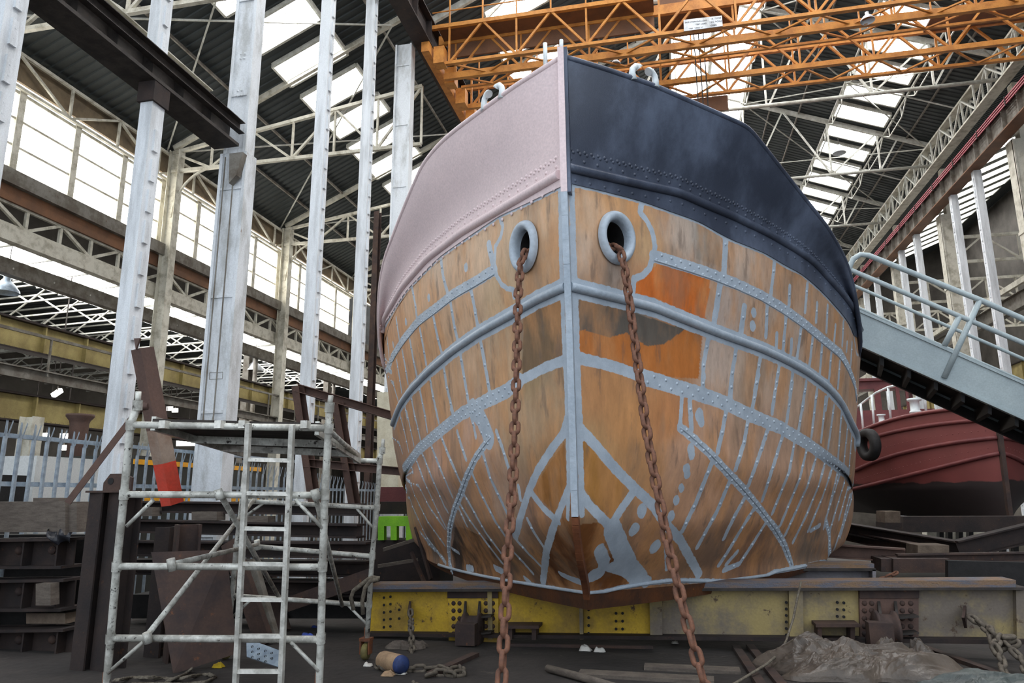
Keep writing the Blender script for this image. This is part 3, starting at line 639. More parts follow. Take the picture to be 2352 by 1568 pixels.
# clerestory wall on the left
def wall_box(name, lo, hi, mat): return struct(MB().box(lo, hi).build(name, mat))
M['eaves_board'] = metal_paint('eaves_board', srgb(120,104,82), srgb(96,84,68), 2, .7)
wall_box('wall_left', (XW-.3, -4, 13.4), (XW-.05, 72, 14.25), M['eaves_board']); struct(MB().box((XW-.12, -4, 13.22), (XW-.08, 72, 13.36)).build('window_27', M['window_pane']))
wi = 1
for k in range(14):
    y0 = 13.4+2.03*k-2*2.03; y1 = y0+2.03
    o = MB().box((XW-.1, y0+.1, 10.62), (XW-.05, y1-.1, 13.02)).build('window_%d' % wi, M['window_pane']); struct(o)
    mb = MB()
    for z in (11.42, 12.22): mb.box((XW-.06, y0+.08, z-.035), (XW+.02, y1-.08, z+.035))
    for z in (10.62, 13.02): mb.box((XW-.06, y0, z-.05), (XW+.03, y1, z+.05))
    w = .16 if k % 4 == 2 else .11
    mb.box((XW-.1, y0-w, 10.6), (XW+.06, y0+w, 13.1))
    fr = mb.build('window_frame', M['cream_steel'], o); wi += 1
# trim below the sill: brown gutter beam, lattice, riveted girder
struct(MB().box((XW-.1, -4, 10.15), (XW+.35, 72, 10.58)).build('trim_1', M['grey_steel']))
struct(MB().box((XW-.1, -4, 9.72), (XW+.18, 72, 10.15)).build('trim_2', M['brown_plate']))
struct(MB().box((XW-.15, -4, 8.62), (XW+.15, 72, 9.05)).build('trim_3', M['cream_steel']))
struct(MB().box((XW-.9, -4, 7.95), (XW-.6, 72, 8.4)).build('trim_4', M['grey_steel']))
struct(MB().box((XW-.45, -4, 9.0), (XW-.35, 72, 10.2)).build('wall_left', M['far_wall']))
def lattice(mb, p, q, h, n, w=.07, up=(0, 0, 1), chords=True, verts=True, cross=False, cw=.1):
    p = np.array(p, float); q = np.array(q, float); u = np.array(up, float)*h
    if chords: mb.bar(p, q, cw, cw); mb.bar(p+u, q+u, cw, cw)
    for k in range(n):
        a = p+(q-p)*k/n; b = p+(q-p)*(k+1)/n
        if cross: mb.bar(a, b+u, w, w*.6); mb.bar(a+u, b, w, w*.6)
        elif k % 2 == 0: mb.bar(a, b+u, w, w)
        else: mb.bar(a+u, b, w, w)
        if verts: mb.bar(a, a+u, w, w)
    return mb
LT = 'lattice girder'
t = tag(lattice(MB(), (XW+.05, -3, 9.08), (XW+.05, 71, 9.08), .62, 62, .09, verts=True).build('lattice_girder', M['cream_steel']), 'cream lattice girder under the brown gutter of the left window wall', LT)
t = tag(lattice(MB(), (XW+.12, -3, 13.12), (XW+.12, 71, 13.12), 1.0, 37, .07, verts=True, cw=.09).build('lattice_girder', M['cream_steel']), 'cream lattice eaves girder above the left windows', LT)
# steel wall posts between window bays
for i, y in enumerate((13.4, 21.5, 29.6, 37.7)):
    mb = MB(); mb.ibeam((XW+.46, y, gz(y)), (XW+.46, y, 14.2), .34, .42, up=(1, 0, 0))
    tag(mb.build('wall_post', M['cream_steel']), 'cream steel wall post between left windows, %s from the camera' % ('first', 'second', 'third', 'fourth')[i], 'column', 'wall posts of the window wall')
# aisle roof trusses
for i, y in enumerate((13.4, 21.5, 29.6, 37.7)):
    t = thing('roof_truss', 'cream aisle roof truss from window wall to left columns, %s from camera' % ('first', 'second', 'third', 'fourth')[i], 'roof truss', (XW, y, 13.5))
    MB().bar((XW+.3, y, 14.35), (-7.8, y, zl(-7.8)-.1), .14, .22).build('rafter', M['cream_steel'], t)
    mb = MB(); mb.bar((XW+.3, y, 13.4), (XL, y, 13.4), .12, .12); mb.bar((XW+.3, y, 14.15), (XL, y, 15.6), .12, .12)
    n = 6
    for k in range(n):
        f0, f1 = k/n, (k+1)/n; X = lambda f: XW+.3+(XL-XW-.3)*f; Zt = lambda f: 14.15+1.45*f
        mb.bar((X(f0), y, 13.4), (X(f1), y, Zt(f1)), .08, .08) if k % 2 else mb.bar((X(f0), y, Zt(f0)), (X(f1), y, 13.4), .08, .08)
        mb.bar((X(f1), y, 13.4), (X(f1), y, Zt(f1)), .07, .07)
    mb.build('lattice', M['cream_steel'], t)
    pts = [(XW+.45+1.6*(1-math.cos(a)), y, 11.6+1.8*math.sin(a)) for a in np.linspace(0, math.pi/2, 9)]
    MB().tube(pts, .045, 8).build('knee_brace', M['cream_steel'], t)
# roof trusses over the nave
for i, y in enumerate((14.3, 22.4, 30.4, 38.5, 46.6, 54.7)):
    t = thing('roof_truss', 'white steel roof truss over the ship hall, %s from the camera' % ('first', 'second', 'third', 'fourth', 'fifth', 'farthest')[i], 'roof truss', (3.1, y, 18.2))
    MB().bar((14, y, 19.45), (4.9, y, zr(4.9)-.12), .13, .24).build('rafter', M['frame_white'], t)
    MB().bar((XL, y, zl(XL)-.12), (1.1, y, zl(1.1)-.12), .13, .24).build('rafter', M['frame_white'], t)
    MB().cyl((XL, y, 18.3), (14, y, 18.3), .085, 8).build('tie_bar', M['frame_white'], t)
    mb = MB()
    for xa, xb in ((11.6, 12.6), (9.2, 11.6), (9.2, 7.0), (5.0, 7.0), (4.9, 4.9), (3.1, 4.9), (3.1, 1.1), (1.1, 1.1), (-1, 1.1), (-1, -3.6), (-6, -3.6), (9.2, 9.2), (11.6, 11.6)):
        zt = zr(xb) if xb > 3.1 else zl(xb); mb.bar((xa, y, 18.3), (xb, y, zt-.15), .08, .08)
    mb.build('web_member', M['frame_white'], t)
# light purlin trusses along both edges of the right roof lights
for x, lab in ((9.3, 'inner'), (11.95, 'outer'), (5.05, 'ridge')):
    mb = MB(); z = zr(x)-.16
    mb.bar((x, 12, z), (x, 62, z), .07, .1)
    for k in range(13):
        y = 14.3+4.05*k
        pts = [(x, y, z), (x, y+1.0, z-.55), (x, y+3.05, z-.55), (x, y+4.05, z)]
        for a, b in zip(pts[:-1], pts[1:]): mb.bar(a, b, .05, .05)
        mb.bar((x, y+1, z), pts[1], .04, .04); mb.bar((x, y+3.05, z), pts[2], .04, .04)
    tag(mb.build('purlin_truss', M['frame_white']), {'inner': 'thin white trussed purlin along the upper edge of the right roof lights', 'outer': 'thin white trussed purlin along the lower edge of the right roof lights', 'ridge': 'thin white trussed purlin beside the ridge glazing'}[lab], 'purlin')
mb = MB()
for x in (6.4, 7.8, 13.0): mb.bar((x, 10, zr(x)-.07), (x, 66, zr(x)-.07), .06, .1)
for x in (-16.2, -14.6, -9.4, -2.2, -.6): mb.bar((x, 4, zl(x)-.07), (x, 66, zl(x)-.07), .06, .1)
struct(mb.build('trim_5', M['grey_steel']))
mb = MB()
for k in range(6):
    y = 14.3+8.1*k; mb.bar((14, y, 19.3), (5, y+8.1, zr(5)-.2), .05, .05); mb.bar((5, y, zr(5)-.2), (14, y+8.1, 19.3), .05, .05); mb.bar((14, y+4, 19.3), (9.4, y+4, zr(9.4)-.2), .05, .05)
    mb.bar((XW, y-.9, 14.2), (-9, y+7.2, zl(-9)-.2), .05, .05); mb.bar((-9, y-.9, zl(-9)-.2), (XW, y+7.2, 14.2), .05, .05)
struct(mb.build('trim_6', M['frame_white']))
# valley girder on the right
t = thing('valley_girder', 'white lattice valley girder high on the right column row', 'girder', (XR, 14, 18.0))
MB().box((XR-.25, 8, 17.95), (XR+.25, 70, 18.03)).build('bottom_plate', M['cream_steel'], t)
MB().box((XR-.2, 8, 19.2), (XR+.2, 70, 19.3)).build('top_plate', M['cream_steel'], t)
mb = MB()
for sx in (-.18, .18): lattice(mb, (XR+sx, 8, 18.05), (XR+sx, 70, 18.05), 1.15, 46, .07, chords=False)
mb.build('lacing', M['frame_white'], t)
# ------------------------------------------------------------------ column rows
def cleat_post(x, y, z0, z1, w, d, mat, name, label, group, face=1, cl=None, zc0=None):
    t = thing(name, label, 'column', (x, y, z0), group)
    MB().box((x-w/2, y-d/2, z0), (x+w/2, y+d/2, z1)).build('shaft', M[mat], t)
    mb = MB(); z = (zc0 or z0+.5)
    while z < z1-.5:
        xf = x+face*(w/2+.018)
        mb.plate([(xf, y-.05, z), (xf, y+.05, z), (xf, y+.06, z+.07), (xf, y+.03, z+.34), (xf, y-.05, z+.36)], .036, (face, 0, 0))
        for zz in (.1, .24): mb.cyl((xf, y, z+zz), (xf+face*.022, y, z+zz), .012, 6)
        z += .505
    mb.build('cleats', M[mat], t); return t
P = 'posts of the left column row'
cleat_post(XL, 6.4, gz(6.5), 13, .26, .3, 'white_timber', 'timber_post', 'white timber post with cleats at the left edge of the hall', P)
cleat_post(XL, 9.0, gz(9), 7.72, .22, .28, 'white_timber', 'timber_post', 'white timber post with cleats and dark cap behind the scaffold', P)
cleat_post(XL+.05, 14.45, gz(14.4), 18.6, .26, .26, 'white_timber', 'timber_post', 'tall white timber post with cleats just right of the white steel column', P)
cleat_post(XL+.05, 17.0, gz(17), 17.2, .26, .26, 'white_timber', 'timber_post', 'tall white timber post with cleats beside the brown steel upright', P)
cleat_post(XL-.3, 9.3, 8.6, 18.5, .2, .28, 'white_timber', 'timber_post', 'white timber post with cleats standing on the dark walkway girder', P, zc0=8.9)
t = [o for o in bpy.data.objects if o.name == 'timber_post.001'][0]
MB().box((XL-.15, 8.82, 7.72), (XL+.15, 9.18, 8.06)).build('cap', M['dark_rust'], t)
t = thing('steel_column', 'wide white riveted steel column behind the scaffold platform', 'column', (XL, 11.2, gz(11.2)))
def steel_col(x, y, z0, z1, w, d, t):
    mb = MB()
    mb.box((x-w/2, y-d/2, z0), (x-w/2+.06, y+d/2, z1)); mb.box((x+w/2-.06, y-d/2, z0), (x+w/2, y+d/2, z1)); mb.box((x-w/2+.06, y-d/2+.035, z0), (x+w/2-.06, y-d/2+.06, z1))
    for z in np.arange(z0+1.2, z1, 2.1): mb.box((x-w/2+.06, y-d/2+.01, z), (x+w/2-.06, y-d/2+.035, z+.05))
    return mb
steel_col(XL, 11.35, gz(11), 8.0, .56, .34, t).build('shaft', M['white_paint'], t)
steel_col(XL, 11.35, 8.0, 18.7, .46, .3, t).build('upper_shaft', M['white_paint'], t)
mb = MB()
for dx in (-.14, .06):
    mb.tube([(XL+dx, 11.35-.2, z) for z in np.arange(2.9, 8, .5)], .014, 6)
mb.tube([(XL-.14, 11.15, 3.0), (XL-.1, 11.14, 2.75), (XL-.05, 11.14, 2.6)], .014, 6); mb.tube([(XL+.06, 11.15, 3.0), (XL+.02, 11.14, 2.75), (XL-.05, 11.14, 2.6)], .014, 6)
build_each(mb, 'conduit', M['grey_steel'], t)
mb = MB()
for zz in (9.2, 10.0):
    for dx in (-.03, .05):
        for dz in (0, .1): mb.dome((XL+dx, 11.2, zz+dz), (0, -1, 0), .025)
build_each(mb, 'rivet', M['white_paint'], t)
mb = MB(); mb.plate([(XL+.02, 11.1, 7.9), (XL+.3, 11.1, 7.9), (XL+.2, 11.1, 7.45), (XL+.06, 11.1, 7.3)], .14, (0, 1, 0)); mb.build('bracket', M['grey_steel'], t)
# stencilled panel with small lettering as on the column
def text_mesh(txt, size, mat, parent, org, xdir, updir, name='lettering', align='CENTER', ext=.002):
    cu = bpy.data.curves.new(name, 'FONT'); cu.body = txt; cu.size = size; cu.align_x = align; cu.extrude = ext
    ob = bpy.data.objects.new(name, cu); COL.objects.link(ob); dg = bpy.context.evaluated_depsgraph_get()
    me = bpy.data.meshes.new_from_object(ob.evaluated_get(dg)); bpy.data.objects.remove(ob)
    xd = Vector(xdir).normalized(); ud = Vector(updir).normalized(); nd = xd.cross(ud)
    me.transform(Matrix((xd, ud, nd)).transposed().to_4x4()); me.transform(Matrix.Translation(org))
    return link_mesh(name, me, mat, parent)
mb = MB(); zc = 3.72
for a_, b_ in (((-.13, zc-.06), (.13, zc-.06)), ((-.13, zc+.06), (.13, zc+.06)), ((-.13, zc-.06), (-.13, zc+.06)), ((.13, zc-.06), (.13, zc+.06))):
    mb.bar((XL+a_[0], 11.212, a_[1]), (XL+b_[0], 11.212, b_[1]), .006, .006)
mb.build('stencil_border', M['grey_steel'], t)
# crane runway girder and walkway on the left posts
t = thing('runway_girder', 'dark steel walkway girder running from top left to the white column', 'girder', (XL, 9, 8.06))
MB().box((XL-.36, 3.0, 8.06), (XL+.16, 11.1, 8.12)).build('bottom_flange', M['dark_steel'], t)
MB().box((XL-.1, 3.0, 8.12), (XL-.06, 11.1, 8.62)).build('web', M['dark_steel'], t)
MB().channel((XL+.2, 3.0, 8.42), (XL+.2, 11.1, 8.42), .12, .22).build('side_channel', M['dark_steel'], t)
MB().box((XL-.34, 3.0, 8.62), (XL+.1, 11.1, 8.68)).build('top_flange', M['dark_steel'], t)
mb = MB()
for y in np.arange(3.5, 11, .75): mb.box((XL-.06, y, 8.12), (XL+.14, y+.02, 8.6))
build_each(mb, 'stiffener', M['dark_steel'], t)
t = thing('runway_girder', 'white upper runway rail behind the dark walkway girder', 'girder', (XL-.6, 9, 9.2))
MB().ibeam((XL-.75, 3, 9.25), (XL-.75, 11.3, 9.25), .2, .42).build('rail_beam', M['cream_steel'], t)
MB().bar((XL-.5, 3, 8.95), (XL-.5, 11.3, 8.95), .08, .08).build('cable_tray', M['grey_steel'], t)
# main crane runways
for sx, x, lab in ((1, XL+.62, 'brown crane runway girder on the left column row'), (-1, XR-.35, 'crane runway girder with red conductor bars on the right column row')):
    t = thing('crane_runway', lab, 'girder', (x, 14, 15.5))
    za, zb_ = (15.55, 16.5) if sx < 0 else (16.0, 17.0)
    MB().box((x-.02, 6, za), (x+.02, 70, zb_)).build('web', M['grey_steel'] if sx < 0 else M['dark_rust'], t)
    MB().box((x-.28, 6, za-.05), (x+.28, 70, za)).build('bottom_flange', M['brown_plate'] if sx < 0 else M['dark_rust'], t)
    MB().box((x-.24, 6, zb_), (x+.24, 70, zb_+.05)).build('top_flange', M['dark_rust'], t)
    mb = MB()
    for y in np.arange(6.5, 70, 1.35): mb.box((x-.2, y, za), (x+.2, y+.03, zb_))
    build_each(mb, 'stiffener', M['grey_steel'] if sx < 0 else M['dark_rust'], t)
    if sx < 0:
        M['conductor_red'] = metal_paint('conductor_red', srgb(164,72,84), srgb(140,60,72), 3, .5)
        for dz in (0, .11, .22): MB().bar((x-.34, 6, zb_-.22+dz), (x-.34, 70, zb_-.22+dz), .04, .05).build('conductor_bar', M['conductor_red'], t)
        mb = MB()
        for y in np.arange(7, 70, 2.7): mb.box((x-.38, y, zb_-.3), (x-.2, y+.05, zb_+.08))
        build_each(mb, 'conductor_bracket', M['dark_steel'], t)
ORD = ('first', 'second', 'third', 'fourth', 'fifth', 'sixth', 'seventh', 'eighth', 'ninth', 'tenth')
for i, y in enumerate((30.4, 38.5, 46.6, 54.7)):
    t = thing('steel_column', 'broad grey-white steel column in the right row, %s from the right edge' % ORD[i], 'column', ((XR+.3), y, gz(y)), 'main columns of the right row')
    MB().box(((XR+.3)-.3, y-.28, gz(y)), ((XR+.3)+.3, y-.22, 15.5)).build('front_plate', M['cream_steel'], t)
    mb = MB(); mb.box(((XR+.3)-.3, y-.32, gz(y)), ((XR+.3)-.24, y+.3, 15.5)); mb.box(((XR+.3)+.24, y-.32, gz(y)), ((XR+.3)+.3, y+.3, 15.5)); build_each(mb, 'flange', M['cream_steel'], t)
    MB().box(((XR+.3)+.06, y-.2, 15.5), ((XR+.3)+.4, y+.2, 18.0)).build('upper_shaft', M['cream_steel'], t)
    mb = MB()
    for z in (6.5, 11.6): mb.box(((XR+.3)-.34, y-.36, z), ((XR+.3)+.34, y+.3, z+.12))
    build_each(mb, 'splice_plate', M['cream_steel'], t)
k = 0
for y in (25.0, 27.7, 33.1, 35.8, 41.2, 43.9, 49.3, 52.0):
    cleat_post(XR-.2, y, gz(y), 15.5, .3, .3, 'white_timber', 'timber_post', 'slender white post with cleats in the right row, %s from the right edge' % ORD[k], 'slender posts of the right row', face=-1); k += 1
# left columns farther back, seen beside the hull
for i, y in enumerate((19.8, 27.9)):
    t = thing('steel_column', 'white steel column of the left row, %s behind the sunlit roof lights' % ('nearer one' if i == 0 else 'farther one'), 'column', (XL, y, gz(y)))
    steel_col(XL, y, gz(y), 16.0, .56, .34, t).build('shaft', M['white_paint'], t)
# ------------------------------------------------------------------ overhead crane
CR = thing('overhead_crane', 'orange lattice overhead travelling crane spanning the hall above the ship', 'crane', (3.1, 22, 15.4))
NX = [-6.4+2.25*k for k in range(9)]
for y, thick, lab in ((20.12, .1, 'front'), (20.86, .22, 'main'), (22.85, .17, 'rear main'), (23.9, .09, 'rear')):
    mb = MB(); mb.bar((NX[0]-.4, y, 15.4), (13.1, y, 15.4), .14, thick); mb.bar((NX[0]-.6, y, 16.78), (13.1, y, 16.78), .12, max(thick, .14) if y != 20.86 else .34)
    mb.build('chord', M['orange_steel'], CR)
    mb = MB()
    for a, b in zip(NX[:-1], NX[1:]):
        m_ = (a+b)/2; mb.bar((a, y, 15.4), (m_, y, 16.78), .07, .07); mb.bar((m_, y, 16.78), (b, y, 15.4), .07, .07)
        mb.bar((a, y, 15.4), (a, y, 16.78), .06, .06); 
        if y in (20.12, 23.9): mb.bar((m_, y, 16.78), (m_, y, 17.9), .05, .05); mb.bar((a, y, 16.78), (a, y, 17.9), .045, .045)
    mb.bar((NX[-1], y, 15.4), (13.0, y, 16.78), .07, .07)
    mb.build('truss_web', M['orange_steel'], CR)
mb = MB()
for ya, yb in ((20.12, 20.86), (22.85, 23.9), (20.86, 21.55)):
    for z in (15.4,):
        for a, b in zip(NX[:-1], NX[1:]):
            m_ = (a+b)/2; mb.bar((a, ya, z), (m_, yb, z), .06, .05); mb.bar((m_, yb, z), (b, ya, z), .06, .05)
mb.bar((NX[0], 21.55, 15.4), (13, 21.55, 15.4), .08, .08)
mb.build('bracing', M['orange_steel'], CR)
mb = MB(); mb.box((NX[0]-.4, 20.16, 16.72), (0.2, 20.82, 16.78)); mb.box((NX[0]-.3, 20.84, 16.1), (.2, 20.9, 16.75)); mb.box((9.0, 22.9, 16.72), (13, 23.85, 16.78)); build_each(mb, 'walkway', M['brown_plate'], CR)
mb = MB()
for z in (17.35, 17.9): mb.tube([(NX[0]-.6, 20.12, z), (13, 20.12, z)], .022, 6); mb.tube([(NX[0]-.6, 23.9, z), (13, 23.9, z)], .022, 6)
build_each(mb, 'handrail', M['orange_steel'], CR)
for x in (-7.05, 13.35):
    MB().box((x-.13, 19.6, 15.6), (x+.13, 24.6, 16.0)).build('end_carriage', M['orange_steel'], CR)
    mb = MB()
    for y in (20.1, 21.3, 22.6, 23.9): mb.box((x+(.2 if x < 0 else -.5), y-.25, 15.3), (x+(.55 if x < 0 else -.2), y+.15, 15.9))
    build_each(mb, 'gusset_box', M['orange_steel'], CR)
MB().box((.4, 21.0, 17.0), (2.9, 22.7, 17.35)).build('trolley', M['brown_plate'], CR)
mb = MB(); mb.cyl((1.0, 21.3, 17.6), (2.2, 21.3, 17.6), .22); mb.box((2.4, 21.0, 17.3), (2.8, 22.0, 17.9)); build_each(mb, 'hoist', M['dark_steel'], CR)
mb = MB()
for x in (1.45, 1.6, 1.75): mb.cyl((x, 21.8, 11.0), (x, 21.8, 17.0), .018, 6)
build_each(mb, 'hoist_rope', M['dark_steel'], CR)
mb = MB(); mb.box((.42, 23.93, 14.75), (2.6, 23.98, 15.32)); mb.build('lower_board', M['brown_plate'], CR)
mb = MB(); a = PY(1571, 72, 20.0); b = PY(1660, 37, 20.0)
sg = MB(); sg.plate([PY(1571, 72, 20.0), PY(1660, 60, 20.0), PY(1658, 36, 20.0), PY(1570, 46, 20.0)], .02, (0, 1, 0)); sgo = sg.build('load_sign', M['white_paint'], CR)
M['sign_ink'] = metal_paint('sign_ink', srgb(92,92,94), srgb(70,70,72), 6, .8)
p0, p1 = PY(1575, 46, 19.985), PY(1655, 37, 19.985); xd = p1-p0; xd /= np.linalg.norm(xd); ud = np.array([0, -1, 0]); ud = np.cross(np.array([0, 1, 0]), -xd); ud = np.array([-xd[2], 0, xd[0]])
def sline(txt, fx, fy, sz, al='LEFT'):
    A, Bq, Cq = PY(1571, 72, 19.985), PY(1660, 60, 19.985), PY(1570, 46, 19.985)
    o = A+(Bq-A)*fx+(Cq-A)*fy; text_mesh(txt, sz, M['sign_ink'], sgo, o, xd, ud, align=al)
sline('SAFE WORKING LOAD', .03, .70, .064); sline('10  TONS', .70, .71, .072); sline('TEST LOAD', .30, .41, .064); sline('12½ TONS', .66, .42, .078); sline('1964   YARD N°', .12, .12, .062); sline('10085', .66, .12, .085)
def pendant(name, p, label, s=1.0, up=1.0, mat='white_paint'):
    t = thing(name, label, 'lamp', tuple(p), 'pendant lamps')
    MB().lathe(p, (0, 0, 1), [(.17*s, 0), (.165*s, .03*s), (.1*s, .12*s), (.045*s, .17*s), (.045*s, .24*s)], 18).build('shade', M[mat], t)
    MB().cyl(np.array(p)+[0, 0, .22*s], np.array(p)+[0, 0, .22*s+up], .012, 6).build('stem', M['dark_steel'], t); return t
pendant('pendant_lamp', PY(1414, 148, 21.4), 'white enamel lamp hanging below the orange crane above the stem', 1.0, 1.2)
pendant('pendant_lamp', PY(1993, 48, 20.6), 'white round lamp hanging under the right part of the orange crane', 1.2, .8)
pendant('pendant_lamp', PY(1928, 352, 38.0), 'white lamp hanging from a right-hand roof truss tie', 2.0, .5)
pendant('pendant_lamp', PX(12, 672, -19.0), 'grey industrial lamp at the far left above the yellow girder', 2.2, 1.6, 'galvanised')
_p = PX(584, 852, -19.0); pendant('pendant_lamp', _p, 'pale bell lamp seen between white column and wall post', 2.5, 9.3-_p[2]-.5)
# ------------------------------------------------------------------ the bay beyond the left wall
struct(MB().box((-34.2, -4, -3), (-34, 72, 9.3)).build('wall_back', M['far_wall']))
struct(MB().box((-45, 71.8, -4), (40, 72, 26)).build('wall_end', M['far_wall']))
struct(MB().box((27, -4, -4), (27.2, 72, 26)).build('wall_right', M['far_wall']))
for k in range(6):
    y = 8+8.1*k; t = thing('roof_light', 'wide sheet of roof glazing in the low bay left of the columns', 'skylight', (-20.5, y+4, 9.2), 'roof glazing of the low left bay')
    MB().box((-22.3, y, 9.17), (-18.9, y+7.9, 9.2)).build('pane', M['skylight_pane'], t)
    mb = MB()
    for q in range(9): mb.box((-22.3, y+q*.98, 9.1), (-18.9, y+q*.98+.03, 9.17))
    mb.build('frame', M['frame_white'], t)
for i in range(17):
    y = 16.5+1.45*i; mb = MB()
    lattice(mb, (-33, y, 7.7), (-18.4, y, 8.15), .75, 12, .045, verts=False, cw=.055)
    tag(mb.build('lattice_truss', M['frame_white']), 'thin white lattice truss under the low roof left of the columns', 'roof truss', 'white lattice trusses of the low left bay')
def plate_girder(name, x, y0, y1, z0, z1, mat, label, rail=True):
    t = thing(name, label, 'girder', (x, y0, z0))
    mb = MB().box((x-.02, y0, z0), (x+.02, y1, z1))
    for y in np.arange(y0+.2, y1, .155): mb.dome((x+.02, y, z0+.05), (1, 0, 0), .02, 5)
    mb.build('web', M[mat], t)
    MB().box((x-.2, y0, z1), (x+.2, y1, z1+.06)).build('top_flange', M['dark_rust'], t); MB().box((x-.2, y0, z0-.05), (x+.2, y1, z0)).build('bottom_flange', M['dark_rust'], t)
    mb = MB()
    for y in np.arange(y0+.4, y1, 1.55): mb.box((x-.14, y, z0), (x+.16, y+.05, z1))
    build_each(mb, 'stiffener', M[mat], t)
    return t
plate_girder('plate_girder', XW, 9, 62, 5.72, 6.5, 'yellow_girder', 'upper yellow riveted plate girder seen through the left columns')
plate_girder('plate_girder', XW, 9, 62, 3.75, 4.45, 'yellow_girder', 'lower yellow riveted plate girder above the palisade fence')
t = thing('walkway', 'grey steel crane walkway with handrail along the left yellow girders', 'walkway', (XW+.6, 10, 5.0))
MB().channel((XW+.5, 9, 4.98), (XW+.5, 62, 4.98), .14, .3).build('edge_channel', M['grey_steel'], t)
MB().box((XW-.3, 9, 5.12), (XW+.5, 62, 5.17)).build('deck', M['grey_steel'], t)
mb = MB()
for y in np.arange(10, 62, 2.35): mb.bar((XW+.5, y, 5.0), (XW+.5, y, 6.1), .05, .05)
build_each(mb, 'stanchion', M['grey_steel'], t); MB().bar((XW+.5, 9, 6.12), (XW+.5, 62, 6.12), .06, .08).build('handrail', M['grey_steel'], t)
# fluorescent tubes, far window strip and bay posts
for i, (px, py, qx, qy) in enumerate(((122, 908, 140, 896), (112, 916, 122, 908))[:1]):
    a = PX(px, py, -20.0); b = PX(qx, qy, -20.0); t = thing('tube_light', 'lit fluorescent tube between the two yellow girders', 'lamp', tuple(a)); MB().bar(a, b, .14, .14).build('tube', M['lamp_glow'], t); MB().cyl((a+b)/2, ((a[0]+b[0])/2, (a[1]+b[1])/2, 9.3), .02, 6).build('hanger', M['dark_steel'], t)
for px, py, w, lab in ((70, 1021, 20, 'left lit strip light behind the palisade fence'), (106, 1000, 9, 'small lit lamp behind the fence'), (148, 1001, 14, 'bright lamp behind the fence beside the brown pipe'), (146, 1028, 14, 'thin lit strip light behind the fence'), (390, 938, 9, 'small round lit lamp left of the white column'), (402, 942, 8, 'second small lit lamp left of the white column'), (430, 1012, 44, 'low bright window strip behind the fence'), (378, 1005, 20, 'bright window sliver behind the leaning rusty beam')):
    a = PX(px-w/2, py, -26.0); b = PX(px+w/2, py, -26.0); t = thing('strip_light', lab, 'lamp', tuple((a+b)/2)); MB().bar(a, b, .16, .22 if w < 40 else .55).build('tube', M['lamp_glow'], t); m_ = (a+b)/2; MB().cyl(m_+[0, 0, .1], (m_[0], m_[1], 9.3), .02, 6).build('hanger', M['dark_steel'], t)
struct(MB().box((XW-.9, 10, 5.32), (XW-.85, 62, 5.42)).build('window_20', M['window_pane']))
for i, y in enumerate((13.4, 21.5, 29.6, 37.7)):
    t = thing('steel_column', 'grey steel post of the low left bay, %s from the camera' % ORD[i], 'column', (-19.2, y, gz(y)))
    MB().ibeam((-19.2, y+.4, gz(y)), (-19.2, y+.4, 8.4), .3, .4, up=(0, 1, 0)).build('shaft', M['grey_steel'], t)
    MB().cyl((-18.7, y+.2, gz(y)), (-18.7, y+.2, 8.2), .1, 10).build('rainwater_pipe', M['grey_steel'], t)
# right bay: lattice ties and low crane beam
for i, y in enumerate((30.4, 38.5, 46.6, 54.7)):
    mb = MB(); lattice(mb, (XR+.3, y, 13.0), (27, y, 13.0), 1.3, 8, .09, verts=True, cw=.14)
    tag(mb.build('lattice_truss', M['cream_steel']), 'cream lattice tie girder right of the right-hand columns, %s from right edge' % ORD[i], 'roof truss')
t = thing('low_runway', 'grey low crane runway beam between the right posts', 'girder', (15.6, 30, 9.6))
MB().ibeam((15.4, 22, 9.9), (15.4, 68, 9.9), .34, .7).build('beam', M['grey_steel'], t); MB().channel((15.05, 22, 10.5), (15.05, 68, 10.5), .14, .24).build('rail_channel', M['cream_steel'], t)
plate_girder('plate_girder', 20.0, 22, 68, 7.6, 9.0, 'yellow_girder', 'yellow plate girder in the right bay above the gangway')
for i, (a, b, z0, z1) in enumerate(((44, 52, 5.4, 8.4), (54, 58, 4.4, 8.0), (60, 69, 3.5, 8.6))):
    struct(MB().box((26.8, a, z0), (26.9, b, z1)).build('window_%d' % (21+i), M['window_pane']))
struct(MB().box((4, 71.7, 1.5), (26, 71.75, 5.5)).build('window_24', M['window_pane']))
struct(MB().box((-16, 71.7, 1.5), (0, 71.75, 5.5)).build('window_25', M['window_pane']))
# ================================================================== THE SLIP: cradle beams, scaffold, scrap, gangway, second boat
def upz(P, py):
    """height above P at which the sight line through row py passes"""
    P = np.array(P, float); lo, hi = -2.0, 14.0
    for _ in range(40):
        m_ = (lo+hi)/2; P[2] = m_
        if proj(P)[1] > py: lo = m_
        else: hi = m_
    return lo
M['yellow_paint'] = metal_paint('yellow_paint', srgb(198,162,48), srgb(150,122,56), 1.9, .55, .54, .14, bump=.12, c3=srgb(84,64,46), p3=.6)
M['pale_yellow'] = metal_paint('pale_yellow', srgb(158,140,92), srgb(112,102,92), 1.7, .6, .52, .14, bump=.12, c3=srgb(84,68,54), p3=.6)
M['cap_timber'] = metal_paint('cap_timber', srgb(92,94,104), srgb(122,98,76), 2.2, .75, .5, .12, fine=55, streak=.15, c3=srgb(48,44,44), p3=.62, bump=.4)
YB = 9.25
bp = lambda x, y, o=0.0: PY(x, y, YB-o)
CB = thing('cradle_beam', 'long yellow steel cradle beam under the bow with timber cap and roller brackets', 'beam', tuple(PG(1300, 1470)))
